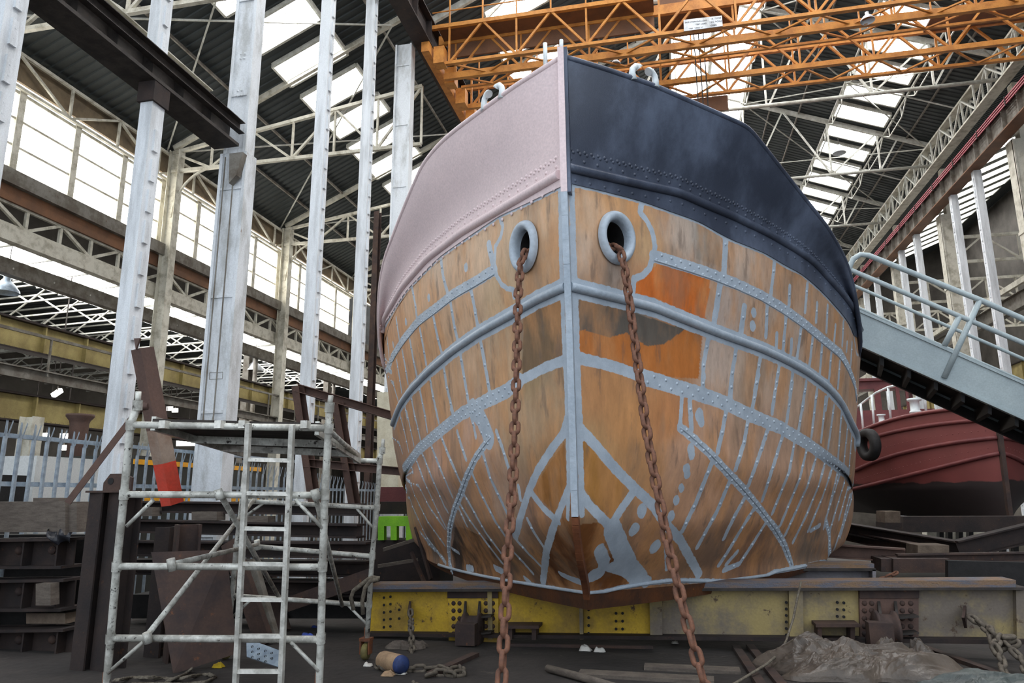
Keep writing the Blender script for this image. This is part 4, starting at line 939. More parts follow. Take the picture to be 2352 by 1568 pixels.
def face_plate(mb, pts, o0, o1):
    a = [bp(x, y, 0) for x, y in pts]; n = len(a)
    v = [p-np.array([0, o0, 0]) for p in a]+[p-np.array([0, o1, 0]) for p in a]
    return mb.add(v, [tuple(range(n)), tuple(range(n, 2*n))[::-1]]+[(i, i+n, (i+1) % n+n, (i+1) % n) for i in range(n)])
face_plate(MB(), [(856,1352),(1500,1356),(1500,1466),(848,1452)], -.06, -.02).build('web', M['yellow_paint'], CB)
o = face_plate(MB(), [(1500,1356),(2345,1348),(2352,1468),(1500,1466)], -.06, -.02).build('web', M['pale_yellow'], CB); o['label'] = 'paler worn yellow web at the right end'
def along(mb, y0, y1, o0, o1, dz=0.0, x0=852, x1=2346):
    """strip between two pixel rows measured at the left and right end, reaching from offset o0 to o1"""
    q = [bp(x0, y0[0]), bp(x1, y0[1]), bp(x1, y1[1]), bp(x0, y1[0])]
    v = [p-np.array([0, o0, 0]) for p in q]+[p-np.array([0, o1, 0]) for p in q]
    return mb.add(v, [(0, 1, 2, 3), (7, 6, 5, 4), (0, 4, 5, 1), (1, 5, 6, 2), (2, 6, 7, 3), (3, 7, 4, 0)])
along(MB(), (1350, 1345), (1356, 1351), -.2, .14).build('top_flange', M['dark_steel'], CB)
along(MB(), (1449, 1464), (1456, 1474), -.2, .14).build('bottom_flange', M['dark_rust'], CB)
along(MB(), (1339, 1329), (1351, 1346), -.22, .12, x0=858, x1=2322).build('timber_cap', M['cap_timber'], CB)
mb = MB()
for x, w in ((1127, 5), (1335, 4), (1506, 14), (1826, 16), (2338, 10)): face_plate(mb, [(x-w,1354),(x+w,1354),(x+w+2,1466),(x-w+2,1466)], -.02, .06)
build_each(mb, 'stiffener', M['pale_yellow'], CB)
mb = MB()
for x, y0, dy, n in ((882,1372,17,5), (897,1370,17,5), (917,1400,20,2), (1352,1400,18,4), (1415,1408,18,3), (1430,1408,18,3), (1806,1383,15,6), (1923,1383,16,3), (1938,1384,16,4)):
    for k in range(n):
        p = bp(x, y0+k*dy, .021); mb.cyl(p, p-np.array([0, .006, 0]), .017, 10)
mb.build('bolt_holes', M['black'], CB)
def bracket(xa, xb, mat, mirror, lab):
    w = xb-xa; f = lambda t: xa+w*t
    b = face_plate(MB(), [(f(0),1352),(f(1),1352),(f(1),1474),(f(0.02),1474)], -.02, .03).build('bracket_plate', M[mat], CB); b['label'] = lab
    face_plate(MB(), [(f(0),1350),(f(1),1350),(f(1),1372),(f(0),1372)], .03, .05).build('bracket_cap', M['rust'], CB)
    mb = MB()
    for t in (.1, .22, .74, .88):
        for y in (1385, 1402, 1420, 1438, 1455):
            if .15 < t < .8 and y > 1400 and mirror is None: continue
            p = bp(f(t), y, .03); mb.dome(p, (0, -1, 0), .03, 8)
    build_each(mb, 'bolt', M['rust'], CB)
    for t in (.34, .62):
        x = f(t); a = bp(x, 1380, .03); b2 = bp(x, 1470, .03); c2 = bp(x-(6 if not mirror else -8), 1440, .34); d2 = bp(x-(8 if not mirror else -10), 1492, .34)
        MB().plate([a, b2, d2, c2], .03, np.cross(np.array(b2)-a, np.array(c2)-a)).build('gusset', M['dark_steel'], CB)
    c = bp(f(.47), 1447, .22); MB().lathe(c-np.array([.11, 0, 0]), (1, 0, 0), [(.05, 0), (.2, 0), (.205, .03), (.17, .05), (.17, .17), (.205, .19), (.2, .22), (.05, .22)], 24).build('sheave', M['rust'], CB)
    q = bp(f(.36), 1455, .44); MB().cbox(q, (.24, .16, .24)).build('guide_box', M['rust'], CB)
    q = bp(f(.40), 1485, .25); q[2] = gz(q[1])+.135; MB().lathe(q-np.array([.14, 0, 0]), (1, 0, 0), [(.03, 0), (.13, 0), (.135, .03), (.105, .05), (.105, .23), (.135, .25), (.13, .28), (.03, .28)], 20).build('roller', M['rust'], CB)
    mb = MB()
    for y in (1410, 1447): face_plate(mb, [(f(.6),y),(f(.92),y-3),(f(.92),y+1),(f(.6),y+5)], .03, .2)
    build_each(mb, 'rib', M['dark_steel'], CB)
bracket(1030, 1146, 'yellow_paint', False, 'yellow roller bracket left of the chain'); bracket(1972, 2108, 'rust_red', True, 'rusty roller bracket at the right')
for x0, x1, y0, y1 in ((1168, 1246, 1428, 1462), (1864, 1962, 1424, 1464)):
    mb = MB(); face_plate(mb, [(x0,y0),(x1,y0),(x1,y0+7),(x0,y0+7)], .0, .26); face_plate(mb, [(x0+6,y0+7),(x0+16,y0+7),(x0+16,y1),(x0+6,y1)], .0, .2); face_plate(mb, [(x1-18,y0+7),(x1-8,y0+7),(x1-8,y1),(x1-18,y1)], .0, .2)
    mb.build('step', M['rust'], CB)
for x, y in ((942, 1390), (2216, 1400)):
    a = bp(x, y-10, .02); b_ = bp(x+2, y+42, .02); c_ = bp(x-4, y+18, .22); MB().plate([a, b_, c_], .03, (1, 0, 0)).build('lug', M['rust'], CB)
# second cradle beam behind, timber blocks and steelwork under the red boat
t = thing('rear_cradle_beam', 'short grey cradle beam just behind the right part of the yellow beam', 'beam', tuple(PG(1945, 1420)))
q = lambda x, y, o=0: PY(x, y, 11.2-o)
def qbox(mb, x0, y0, x1, y1, yy, d, slope=0.0):
    a = PY(x0, y0, yy); b = PY(x1, y0+slope, yy); c_ = PY(x1, y1+slope, yy); e = PY(x0, y1, yy); dd = np.array([0, d, 0])
    return mb.add([a, b, c_, e, a+dd, b+dd, c_+dd, e+dd], [(0, 3, 2, 1), (4, 5, 6, 7), (0, 1, 5, 4), (1, 2, 6, 5), (2, 3, 7, 6), (3, 0, 4, 7)])
M['grey_paint'] = metal_paint('grey_paint', srgb(132,130,138), srgb(108,100,98), 2, .6)
qbox(MB(), 1700, 1308, 2006, 1392, 11.3, .12).build('web', M['grey_paint'], t); qbox(MB(), 1700, 1305, 2012, 1311, 11.1, .5).build('top_flange', M['dark_steel'], t); qbox(MB(), 1700, 1294, 2008, 1305, 11.15, .45).build('timber_cap', M['cap_timber'], t); qbox(MB(), 2004, 1308, 2012, 1392, 11.1, .3).build('end_plate', M['grey_paint'], t)
M['block'] = metal_paint('block', srgb(112,98,84), srgb(84,72,62), 4, .85)
def slab(name, label, cat, x0, y0, x1, y1, yy, d, mat, slope=0.0, group=None):
    o = qbox(MB(), x0, y0, x1, y1, yy, d, slope).build(name, M[mat]); return tag(o, label, cat, group)
slab('timber_block', 'brown timber block on the rusty packing right of the hull', 'timber', 2108, 1252, 2180, 1281, 13.0, .6, 'block')
slab('timber_block', 'stepped grey timber block under the red boat keel', 'timber', 2033, 1174, 2068, 1200, 17.0, .7, 'block')
slab('steel_packing', 'rusty steel packing beam with square pockets below the timber block', 'steel section', 2052, 1283, 2182, 1315, 12.6, .7, 'rust')
slab('steel_packing', 'small rusty channel end left of the steel packing beam', 'steel section', 2024, 1283, 2050, 1313, 12.7, .6, 'rust')
slab('steel_packing', 'dark steel stool under the stepped timber block', 'steel section', 2032, 1200, 2072, 1226, 17.0, .7, 'dark_rust')
slab('cradle_girder', 'long dark rusty girder carrying the red boat', 'girder', 2075, 1186, 2700, 1222, 17.6, .5, 'dark_rust', -2)
slab('dark_plate', 'large black steel plate standing right behind the yellow beam', 'plate', 2178, 1287, 2600, 1372, 11.6, .12, 'black', 10)
def ib(name, label, a, b, w, h, mat, cat='steel beam', group=None, up=(0, 0, 1)):
    return tag(MB().ibeam(a, b, w, h, .025, .02, up).build(name, M[mat]), label, cat, group)
ib('steel_beam', 'rusty steel beam lying behind the right side of the hull, with bolted end plate', PY(1880, 1262, 13.5), PY(2080, 1275, 13.2), .25, .22, 'rust_red')
ib('steel_beam', 'dark steel strut sloping down to the bolted plate', PY(1940, 1212, 16.5), PY(2205, 1258, 14.0), .22, .22, 'dark_rust')
ib('steel_beam', 'pale edged steel strut below the sloping dark one', PY(1935, 1226, 17.0), PY(2110, 1262, 14.4), .2, .2, 'rust')
ib('steel_beam', 'dark steel strut rising to the right edge under the red boat', PY(2200, 1262, 14.0), PY(2480, 1195, 14.2), .25, .3, 'dark_rust')
ib('steel_beam', 'rusty rail lying across the right edge above the black plate', PY(2060, 1282, 12.9), PY(2480, 1276, 12.9), .16, .14, 'rust')
for i, x in enumerate((2158, 2178, 2202, 2226, 2270, 2302, 2330)):
    slab('far_post', 'dark post in front of the bright gap below the red boat, %s from left' % ORD[i], 'post', x, 1190, x+10, 1270, 30, .3, 'black')
o = slab('sheet_stack', 'pale stacked sheets catching light below the red boat', 'sheet stack', 2130, 1212, 2352, 1240, 34, .4, 'cream_steel')
struct(qbox(MB(), 2150, 1219, 2345, 1236, 36, .05).build('window_26', M['window_pane']))  # glowing sheet put in for the bright gap between the far posts
# ------------------------------------------------------------------ red boat
M['boat_red'] = None
m, nt, bs, N, L = base_mat('boat_red')
tc = N('ShaderNodeTexCoord'); sx = N('ShaderNodeSeparateXYZ'); L(tc.outputs['Object'], sx.inputs[0])
nz = N('ShaderNodeTexNoise'); nz.inputs['Scale'].default_value = 1.6; nz.inputs['Detail'].default_value = 6; L(tc.outputs['Object'], nz.inputs['Vector'])
ad = N('ShaderNodeMath'); ad.operation = 'MULTIPLY_ADD'; L(nz.outputs['Fac'], ad.inputs[0]); ad.inputs[1].default_value = .25; L(sx.outputs['Z'], ad.inputs[2])
cr_ = N('ShaderNodeValToRGB'); L(ad.outputs[0], cr_.inputs[0]); e = cr_.color_ramp.elements
mr = N('ShaderNodeMapRange'); mr.inputs[1].default_value = 1.7; mr.inputs[2].default_value = 2.5; L(ad.outputs[0], mr.inputs[0]); L(mr.outputs[0], cr_.inputs[0])
e[0].position = .40; e[0].color = srgb(44,36,36); e[1].position = .44; e[1].color = srgb(118,60,57)
mx = N('ShaderNodeMix'); mx.data_type = 'RGBA'; mx.blend_type = 'MULTIPLY'; mx.inputs['Factor'].default_value = .6; L(cr_.outputs[0], mx.inputs['A'])
r_ = N('ShaderNodeMapRange'); r_.inputs[3].default_value = .6; r_.inputs[4].default_value = 1.4; L(nz.outputs['Fac'], r_.inputs[0]); L(r_.outputs[0], mx.inputs['B']); L(mx.outputs['Result'], bs.inputs['Base Color']); bs.inputs['Roughness'].default_value = .55
M['boat_red'] = m
M['red_paint'] = metal_paint('red_paint', srgb(116,61,59), srgb(98,50,51), 2, .5)
RS = PY(2306, 1100, 19.6)
RB = thing('red_boat', 'red painted boat with black boot top behind the gangway', 'boat', (RS[0], RS[1], .9))
SHV = np.array([(1.0,0,0),(1.88,0,0),(2.56,-1.6,.6),(2.93,-.3,-1.2),(3.37,.2,-1.3),(3.67,.5,-2.0)])
def rb(z, u, side):
    f = (np.asarray(z, float)-1.0)/2.67; z = np.asarray(z, float); u = np.asarray(u, float)
    B = 2.55+.75*np.clip(f, 0, 1)**.8; B = B*np.clip(.55+1.6*f, 0, 1); uc = np.clip(u, 0, 1); b = B*np.maximum(1-(1-uc)**1.55, 0)**.87
    y = RS[1]-.1*f+u*5.5; x = RS[0]+side*b; ul = np.minimum(u, .8)
    return np.stack(np.broadcast_arrays(x, y, z+np.interp(z, SHV[:, 0], SHV[:, 1])*ul+np.interp(z, SHV[:, 0], SHV[:, 2])*ul**2), -1)
zz, uu = np.meshgrid(np.linspace(1.0, 3.67, 40), np.concatenate([np.linspace(0, 1, 50)**1.2, [1.6, 2.6]]), indexing='ij')
mb = MB()
for sd in (-1, 1): g = rb(zz, uu, sd); mb.sheet(g if sd == 1 else g[:, ::-1])
g = np.stack([rb(np.full(40, 3.5), np.linspace(.01, 2.6, 40), -1), rb(np.full(40, 3.5), np.linspace(.01, 2.6, 40), 1)]); mb.sheet(g, False)
for z in (3.12, 2.72):
    for sd in (-1, 1):
        for k in range(46):
            u = .03+k*.02; p = rb(z, u, sd); mb.dome(p+np.array([sd*.0, -.005, 0]), (sd*.6, -.8, 0), .016, 5)
mb.build('hull', M['boat_red'], RB)
for z, lab in ((3.67, 'rail'), (3.37, 'a'), (2.93, 'b'), (2.56, 'c')):
    mb = MB()
    for sd in (-1, 1):
        if lab == 'b' and sd == -1: u = np.linspace(0, .62, 40)
        else: u = np.linspace(0, 1.5, 60)
        p = rb(np.full(len(u), z), u, sd); p[:, 0] += sd*.03; mb.tube(p, .055 if lab != 'rail' else .05, 8)
    mb.build('rail_cap' if lab == 'rail' else 'rubbing_strake', M['red_paint'], RB)
MB().bar((RS[0], RS[1]-.02, .9), (RS[0], RS[1]-.14, 3.75), .09, .16, up=(0, 1, 0)).build('stem_bar', M['rust'], RB)
# wheelhouse with window openings
wy = 25.6; A = PY(1935, 878, wy); Bq = PY(2140, 878, wy); z0w, z1w = 3.2, A[2]
xs = [A[0], PY(1968, 900, wy)[0], PY(2008, 900, wy)[0], PY(2022, 900, wy)[0], PY(2058, 900, wy)[0], PY(2066, 900, wy)[0], PY(2080, 900, wy)[0], PY(2086, 900, wy)[0], Bq[0]]
zb0, zt0 = PY(2000, 942, wy)[2], PY(2000, 893, wy)[2]
mb = MB(); mb.box((A[0], wy, z0w), (Bq[0], wy+.08, zb0)); mb.box((A[0], wy, zt0), (Bq[0], wy+.08, z1w))
for i in range(0, len(xs)-1, 2): mb.box((xs[i], wy, zb0), (xs[i+1], wy+.08, zt0))
mb.build('wheelhouse_front', M['red_paint'], RB)
MB().box((A[0]-.1, wy-.15, z1w), (Bq[0]+.15, wy+2.6, z1w+.09)).build('wheelhouse_roof', M['red_paint'], RB)
mb = MB(); mb.box((Bq[0]-.08, wy+.08, z0w), (Bq[0], wy+2.4, zb0)); mb.box((A[0], wy+.08, z0w), (A[0]+.08, wy+2.4, zb0)); mb.box((Bq[0]-.08, wy+2.0, zb0), (Bq[0], wy+2.4, z1w)); mb.build('wheelhouse_side', M['red_paint'], RB)
pr_ = [PY(x, y, yy) for x, y, yy in ((1950, 948, 24.6), (1972, 932, 24.4), (1990, 918, 24.0), (2012, 902, 23.4), (2040, 889, 22.6), (2078, 880, 21.8), (2130, 872, 21.0))]
MB().tube(pr_, .035, 8).build('guard_rail', M['white_gloss'], RB)
for i, (x, y, yy) in enumerate(((1983, 987, 24.2), (2008, 976, 23.5), (2046, 963, 22.6), (2127, 945, 21.1))):
    top = pr_[[1, 3, 4, 6][i]]; b = PY(x, y, yy); MB().cyl(b, PY(x-6, [928, 906, 890, 873][i], yy), .035, 8).build('stanchion', M['white_gloss'], RB)
for x, y, yy, s_ in ((2026, 972, 23.0, .8), (2103, 948, 21.6, 1.2)):
    b = PY(x, y, yy); MB().lathe(b, (0, 0, 1), [(.0, 0), (.13*s_, 0), (.12*s_, .05), (.1*s_, .06), (.1*s_, .26*s_), (.15*s_, .28*s_), (.15*s_, .33*s_), (0, .34*s_)], 14).build('bollard', M['white_gloss'], RB)
c = PY(2002, 1022, 21.5); t = tag(MB().lathe(c-np.array([.02, .16, 0]), (-.94, -.34, 0), [(.22, 0), (.36, -.02), (.43, .03), (.44, .1), (.43, .2), (.36, .25), (.22, .23), (.2, .12)], 28, closed=True).build('tyre', M['black']), 'black tyre fender hanging on the side of the red boat', 'tyre')
# ------------------------------------------------------------------ gangway
GW = thing('gangway', 'grey steel gangway with tubular handrails sloping down behind the hull to the right', 'gangway', tuple(PD(2200, 900, 11.6)))
M['gangway_paint'] = metal_paint('gangway_paint', srgb(176,188,190), srgb(160,172,176), 1.6, .45, .5, .2, bump=.06, c3=srgb(120,92,78), p3=.72)
gd = lambda x: 12.2-(x-1940)*.0016
gp = lambda x, y, b=0.0: PD(x, y, gd(x))+np.array([.21, .978, 0])*b
def sweep_quad(mb, top, bot, x0, x1, b0, b1):
    v = [gp(x0, top(x0), b0), gp(x1, top(x1), b0), gp(x1, bot(x1), b0), gp(x0, bot(x0), b0)]
    d = np.array([.21, .978, 0])*(b1-b0); v += [p+d for p in v]
    return mb.add(v, [(0, 3, 2, 1), (4, 5, 6, 7), (0, 1, 5, 4), (1, 2, 6, 5), (2, 3, 7, 6), (3, 0, 4, 7)])
tp = lambda x: 708+(x-1960)*.441; bt = lambda x: 784+(x-1960)*.452
sweep_quad(MB(), tp, bt, 1900, 2520, 0, .02).build('side_plate', M['gangway_paint'], GW)
sweep_quad(MB(), lambda x: tp(x)-3, lambda x: tp(x)+3, 1900, 2520, -.03, .06).build('top_edge', M['gangway_paint'], GW)
sweep_quad(MB(), lambda x: bt(x)-3, lambda x: bt(x)+4, 1900, 2520, -.03, .10).build('bottom_edge', M['gangway_paint'], GW)
sweep_quad(MB(), lambda x: bt(x)-16, lambda x: bt(x)-8, 1900, 2520, .02, 1.5).build('deck_underside', M['black'], GW)
sweep_quad(MB(), tp, bt, 1900, 2520, 1.5, 1.52).build('side_plate', M['gangway_paint'], GW)
mb = MB()
for x in range(1960, 2520, 62): sweep_quad(mb, lambda x: bt(x)-4, lambda x: bt(x)+24, x, x+9, .04, 1.48)
sweep_quad(mb, lambda x: bt(x)+2, lambda x: bt(x)+26, 1900, 2520, 1.35, 1.48); mb.build('cross_bearer', M['black'], GW)
mb = MB()
for x in (2176,): pass
for xa, ya, xb, yb, w in ((2168, 868, 2250, 690, 13), (2168, 795, 2203, 728, 12)):
    MB().cyl(gp(xa, ya, -.04), gp(xb, yb, -.04), .045, 10).build('stanchion', M['gangway_paint'], GW)
for xa, ya, xb, yb in ((2452, 985, 2530, 815), (2452, 990, 2490, 920)): MB().cyl(gp(xa, ya, -.04), gp(xb, yb, -.04), .045, 10).build('stanchion', M['gangway_paint'], GW)
MB().tube([gp(x, y, -.04) for x, y in ((1950, 632), (1952, 612), (1960, 596), (1976, 586), (1995, 588), (2020, 598), (2250, 690), (2352, 735), (2530, 812))], .046, 10).build('handrail', M['gangway_paint'], GW)
MB().tube([gp(x, y, -.04) for x, y in ((1945, 616), (1960, 624), (2203, 727), (2352, 790), (2520, 862))], .04, 10).build('mid_rail', M['gangway_paint'], GW)
MB().tube([gp(x, y, 1.1) for x, y in ((1940, 606), (1958, 615), (2200, 718), (2352, 783), (2520, 856))], .03, 10).build('mid_rail', M['gangway_paint'], GW)
MB().tube([gp(x, y, 1.1) for x, y in ((1940, 655), (1965, 668), (2165, 758), (2352, 838), (2520, 912))], .028, 10).build('lower_rail', M['gangway_paint'], GW)
# ------------------------------------------------------------------ aluminium scaffold tower
TF, TB = 5.17, 7.65
ST = thing('scaffold_tower', 'worn aluminium scaffold tower with ladder and platform at lower left', 'scaffold', tuple(PG(700, 1560)))
ff = lambda x, y, o=0: PD(x, y, TF-o); fb = lambda x, y, o=0: PD(x, y, TB-o)
R_T = .027
def post(pts, f, foot=True, spig=None):
    P = [f(x, y) for x, y in pts]; d = P[-1]-P[-2]
    if foot and P[-1][2] > gz(P[-1][1])+.2:
        k = (P[-1][2]-gz(P[-1][1])-.17)/-d[2]*1.0
        P.append(P[-1]+d*k)
    MB().tube(P, R_T, 12).build('post', M['tube'], ST)
    return P
FLp = [(316,930),(300,975),(285,1135),(268,1300),(254,1465),(245,1568)]; FRp = [(757,930),(755,983),(746,1135),(741,1300),(737,1465),(733,1568)]
BRp = [(878,1030),(872,1057),(866,1165),(855,1276),(848,1388),(843,1470)]; BLp = [(562,1085),(556,1150),(543,1257),(533,1370),(524,1448)]
for pts, f in ((FLp, ff), (FRp, ff), (BRp, fb), (BLp, fb)): post(pts, f)
for (x0, y0), (x1, y1), f in (((318,899),(316,932),ff), ((760,908),(757,932),ff), ((881,1008),(878,1032),fb)): MB().cyl(f(x0, y0), f(x1, y1), .02, 10).build('spigot', M['tube'], ST)
collars = MB()
for f, L0 in ((ff, [(300,975),(285,1135),(268,1300),(254,1465),(755,983),(746,1135),(741,1300),(737,1465),(316,930),(757,935)]), (fb, [(872,1057),(866,1165),(855,1276),(848,1388),(878,1034),(543,1257),(533,1370)])):
    for x, y in L0:
        p = f(x, y); q_ = f(x+.6, y-10); d = (q_-p)/np.linalg.norm(q_-p); collars.cyl(p-d*.035, p+d*.035, .034, 12)
build_each(collars, 'collar', M['tube'], ST)
def tubes(name, segs, r, n=10, mat='tube'):
    for a, b in segs: MB().cyl(a, b, r, n).build(name, M[mat], ST)
tubes('frame_tube', [(ff(300,975), ff(755,983)), (ff(285,1135), ff(746,1137)), (ff(268,1300), ff(741,1302)), (ff(254,1465), ff(737,1468)), (fb(556,1150), fb(866,1166)), (fb(543,1251), fb(855,1277)), (fb(533,1368), fb(848,1389)), (fb(812,1057), fb(872,1058))], .0255)
tubes('corner_strut', [(ff(291,1208,.02), ff(352,1148,.02)), (ff(248,1545,.02), ff(330,1473,.02)), (ff(678,1146,.02), ff(740,1212,.02)), (ff(668,1474,.02), ff(732,1540,.02)), (fb(820,1168), fb(862,1218)), (fb(800,1390), fb(845,1436)), (fb(530,1420), fb(575,1378)), (fb(557,1190), fb(604,1156))], .014)
tubes('diagonal_brace', [(ff(337,1460,.04), fb(584,1146)), (ff(504,1132,.04), fb(641,1371)), (ff(723,1132,.04), fb(786,1390)), (ff(394,1296,.04), fb(591,1250))], .021)
tubes('brace_hook', [(ff(337,1452,.05), ff(341,1476,.05)), (ff(500,1124,.05), ff(506,1146,.05)), (ff(722,1124,.05), ff(728,1146,.05)), (ff(392,1283,.05), ff(396,1310,.05)), (fb(590,1240), fb(592,1262)), (fb(584,1138), fb(585,1156))], .03)
M['deck_board'] = metal_paint('deck_board', srgb(66,60,56), srgb(44,40,38), 5, .85)
q4 = [ff(350,966), ff(735,976), fb(828,1048), fb(566,1034)]
MB().plate(q4, .03).build('platform_board', M['deck_board'], ST)
mb = MB()
for a, b in ((ff(352,972), fb(566,1040)), (ff(728,983), fb(826,1054))): mb.bar(a, b, .03, .10)
for k in (.33, .66): mb.bar(q4[0]+(q4[3]-q4[0])*k-[0, 0, .05], q4[1]+(q4[2]-q4[1])*k-[0, 0, .05], .03, .06)
mb.build('platform_frame', M['tube'], ST)
tubes('side_tube', [(ff(758,990), fb(824,1050))], .02)
mb = MB()
for x in (378, 505, 560, 702): p = ff(x, 975, .03); mb.cbox(p, (.05, .06, .055))
build_each(mb, 'platform_hook', M['alu'], ST)
LD = MB(); la, lb = [ff(571,972,.06), ff(541,1568,.06)], [ff(671,975,.06), ff(645,1568,.06)]
lad = bpy.data.objects.new('ladder', None); COL.objects.link(lad); lad.parent = ST; lad.matrix_parent_inverse = Matrix.Translation(ST.location).inverted()
for a, b in (la, lb):
    d = b-a; e_ = b+d/np.linalg.norm(d)*.22; o = MB().bar(a, e_, .034, .034, up=(0, 1, 0)).build('stile', M['alu'], None); o.parent = lad; o.matrix_parent_inverse = Matrix.Identity(4)
for y in (1055, 1132, 1213, 1294, 1376, 1460, 1541):
    f_ = (y-972)/(1568-972); a = la[0]+(la[1]-la[0])*f_; b = lb[0]+(lb[1]-lb[0])*f_; o = MB().bar(a, b, .03, .028).build('rung', M['alu'], None); o.parent = lad; o.matrix_parent_inverse = Matrix.Identity(4)
M['caster_rust'] = metal_paint('caster_rust', srgb(126,74,44), srgb(84,56,44), 14, .8); M['caster_tyre'] = metal_paint('caster_tyre', srgb(128,118,70), srgb(96,88,56), 9, .7)
for px, py, f in ((843,1470,fb), (524,1452,fb), (733,1568,ff), (245,1568,ff)):
    p = f(px, py); g = gz(p[1]); p = np.array([p[0]-.01, p[1], g])
    mb = MB(); mb.cyl(p+[0, 0, .2], p+[0, 0, .32], .024, 10); mb.box(p+[-.06, -.05, .19], p+[.06, .06, .22]); mb.box(p+[-.055, -.045, .06], p+[-.04, .05, .2]); mb.box(p+[.04, -.045, .06], p+[.055, .05, .2]); mb.build('caster_fork', M['caster_rust'], ST)
    MB().lathe(p+[-.03, .0, .085], (1, 0, 0), [(.02, 0), (.075, 0), (.085, .015), (.085, .045), (.075, .06), (.02, .06)], 20).build('caster_wheel', M['caster_tyre'], ST)
# ------------------------------------------------------------------ steel upright, leaning frame, leaning beams
a = PG(838, 1300); top = a.copy(); top[2] = upz(a, 395)
t = MB().ibeam(a, top, .25, .26, .02, .016, up=(.12, 1, 0)); tag(t.build('steel_upright', M['rust']), 'tall brown steel H-beam standing upright between scaffold and hull', 'steel beam')
t = thing('portal_frame', 'brown welded steel frame leaning behind the scaffold', 'frame', tuple(PD(760, 1130, 12.6)))
fr = lambda x, y: PD(x, y, 12.6); mb = None
for nm, a_, b_ in (('upright', (684,886), (726,1180)), ('upright', (775,925), (818,1180)), ('rail', (680,890), (940,966)), ('rail', (700,1062), (1002,1090))): MB().channel(fr(*a_), fr(*b_), .17, .14).build(nm, M['rust_red'], t)
a = PD(395, 1150, 6.3); b = PD(327, 800, 6.3)
t = thing('box_beam', 'rusty box beam with red painted foot leaning against the timber post', 'steel beam', tuple(a))
d = b-a
M['red_end'] = metal_paint('red_end', srgb(206,66,48), srgb(176,70,54), 3, .6); M['pale_primer'] = metal_paint('pale_primer', srgb(150,132,118), srgb(124,98,82), 3, .7)
for f0, f1, mt, lb_ in ((.47, 1.0, 'rust_red', None), (.25, .47, 'pale_primer', 'pale primed stretch'), (-.02, .25, 'red_end', 'bright red painted foot')):
    o = MB().bar(a+d*f0, a+d*f1, .13, .13, up=(.3, 1, 0)).build('beam_length', M[mt], t)
    if lb_: o['label'] = lb_
mb = MB(); p = a+d*.98; mb.plate([p+[.0, -.08, .0], p+[.03, -.08, .1], p+[-.03, -.08, .1]], .02); p = a+d*.62; mb.cyl(p+[-.14, -.05, 0], p+[.0, -.05, 0], .035, 10); mb.build('lug', M['rust_red'], t)
tag(MB().bar(PD(155, 1155, 6.0), PD(335, 918, 6.4), .05, .05).build('steel_bar', M['rust_red']), 'thin rusty square bar leaning up to the scaffold post', 'steel bar')
# ------------------------------------------------------------------ palisade fence
zt = PX(85, 962, -8.1)[2]
PF = thing('palisade_fence', 'galvanised palisade fence between the left columns', 'fence', (-8.1, 7, gz(7)))
mb = MB(); zr_ = PX(85, 1005, -8.1)[2]; mb.angle((-8.13, 5.8, zr_), (-8.13, 24, zr_), .06, .06); mb.build('rail', M['galvanised'], PF)
z2 = PX(85, 1112, -8.1)[2]; MB().angle((-8.13, 5.8, z2), (-8.13, 24, z2), .06, .06).build('rail', M['galvanised'], PF)
pm = MB(); w = .034; zz0 = 0; h = zt-gz(7)-.05
for xa, xb, o0, o1 in ((-.034, -.012, 0, .012), (-.012, .012, .012, .012), (.012, .034, .012, 0)):
    pm.add([(o0, xa, 0), (o1, xb, 0), (o1, xb, h-.2), (o0, xa, h-.2), (o0-.004, xa, 0), (o1-.004, xb, 0), (o1-.004, xb, h-.2), (o0-.004, xa, h-.2)], [(0, 1, 2, 3), (7, 6, 5, 4), (0, 3, 7, 4), (1, 5, 6, 2)])
for xa, xb, xt, ot in ((-.034, -.012, -.045, .03), (-.012, .012, 0, .0), (.012, .034, .045, .03)):
    pm.plate([(.008, xa, h-.2), (.008, xb, h-.2), (.008+ot, xt+.005, h-.02), (.008+ot, xt-.005, h)], .004, (1, 0, .2))
pme = pm.mesh('pale'); pme.materials.append(M['galvanised'])
for k in range(84):
    y = 6.0+.213*k; o = bpy.data.objects.new('pale', pme); COL.objects.link(o); o.parent = PF; o.matrix_parent_inverse = Matrix.Translation(PF.location).inverted(); o.location = (-8.1, y, gz(y)+.02)
MB().box((-8.3, 5.5, zr_-1.02), (-8.26, 24, zr_-.92)).build('cable_tray', M['grey_steel'], PF)
# things behind the fence
def xbox(name, label, cat, x, px0, py0, px1, py1, d, mat, parent=None):
    a = PX(px0, py0, x); b = PX(px1, py1, x); o = MB().box((x-d, a[1], min(a[2], b[2], gz(b[1]))), (x, b[1], a[2])).build(name, M[mat], parent)
    return tag(o, label, cat) if label else o
M['white_van'] = metal_paint('white_van', srgb(206,208,206), srgb(190,192,190), 1, .45, bump=0)
xbox('white_container', 'white box container behind the palisade fence', 'container', -10.5, 85, 1046, 248, 1170, 2.2, 'white_van')
M['wagon'] = metal_paint('wagon', srgb(52,52,46), srgb(40,40,38), 1.5, .6); M['safety_yellow'] = metal_paint('safety_yellow', srgb(236,168,24), srgb(216,150,30), 2, .5)
t = thing('wagon', 'dark wagon with two yellow stripes behind the fence', 'wagon', tuple(PX(400, 1100, -10.5)))
za, zb2 = PX(400, 1052, -10.5)[2], gz(14); ya, yb2 = PX(306, 1060, -10.5)[1], PX(600, 1060, -10.5)[1]
MB().box((-12.7, ya, zb2), (-10.5, yb2, za)).build('body', M['wagon'], t)
for y0_, y1_ in ((1060, 1071), (1140, 1153)): MB().box((-10.5, ya, PX(400, y1_, -10.5)[2]), (-10.48, yb2, PX(400, y0_, -10.5)[2])).build('stripe', M['safety_yellow'], t)
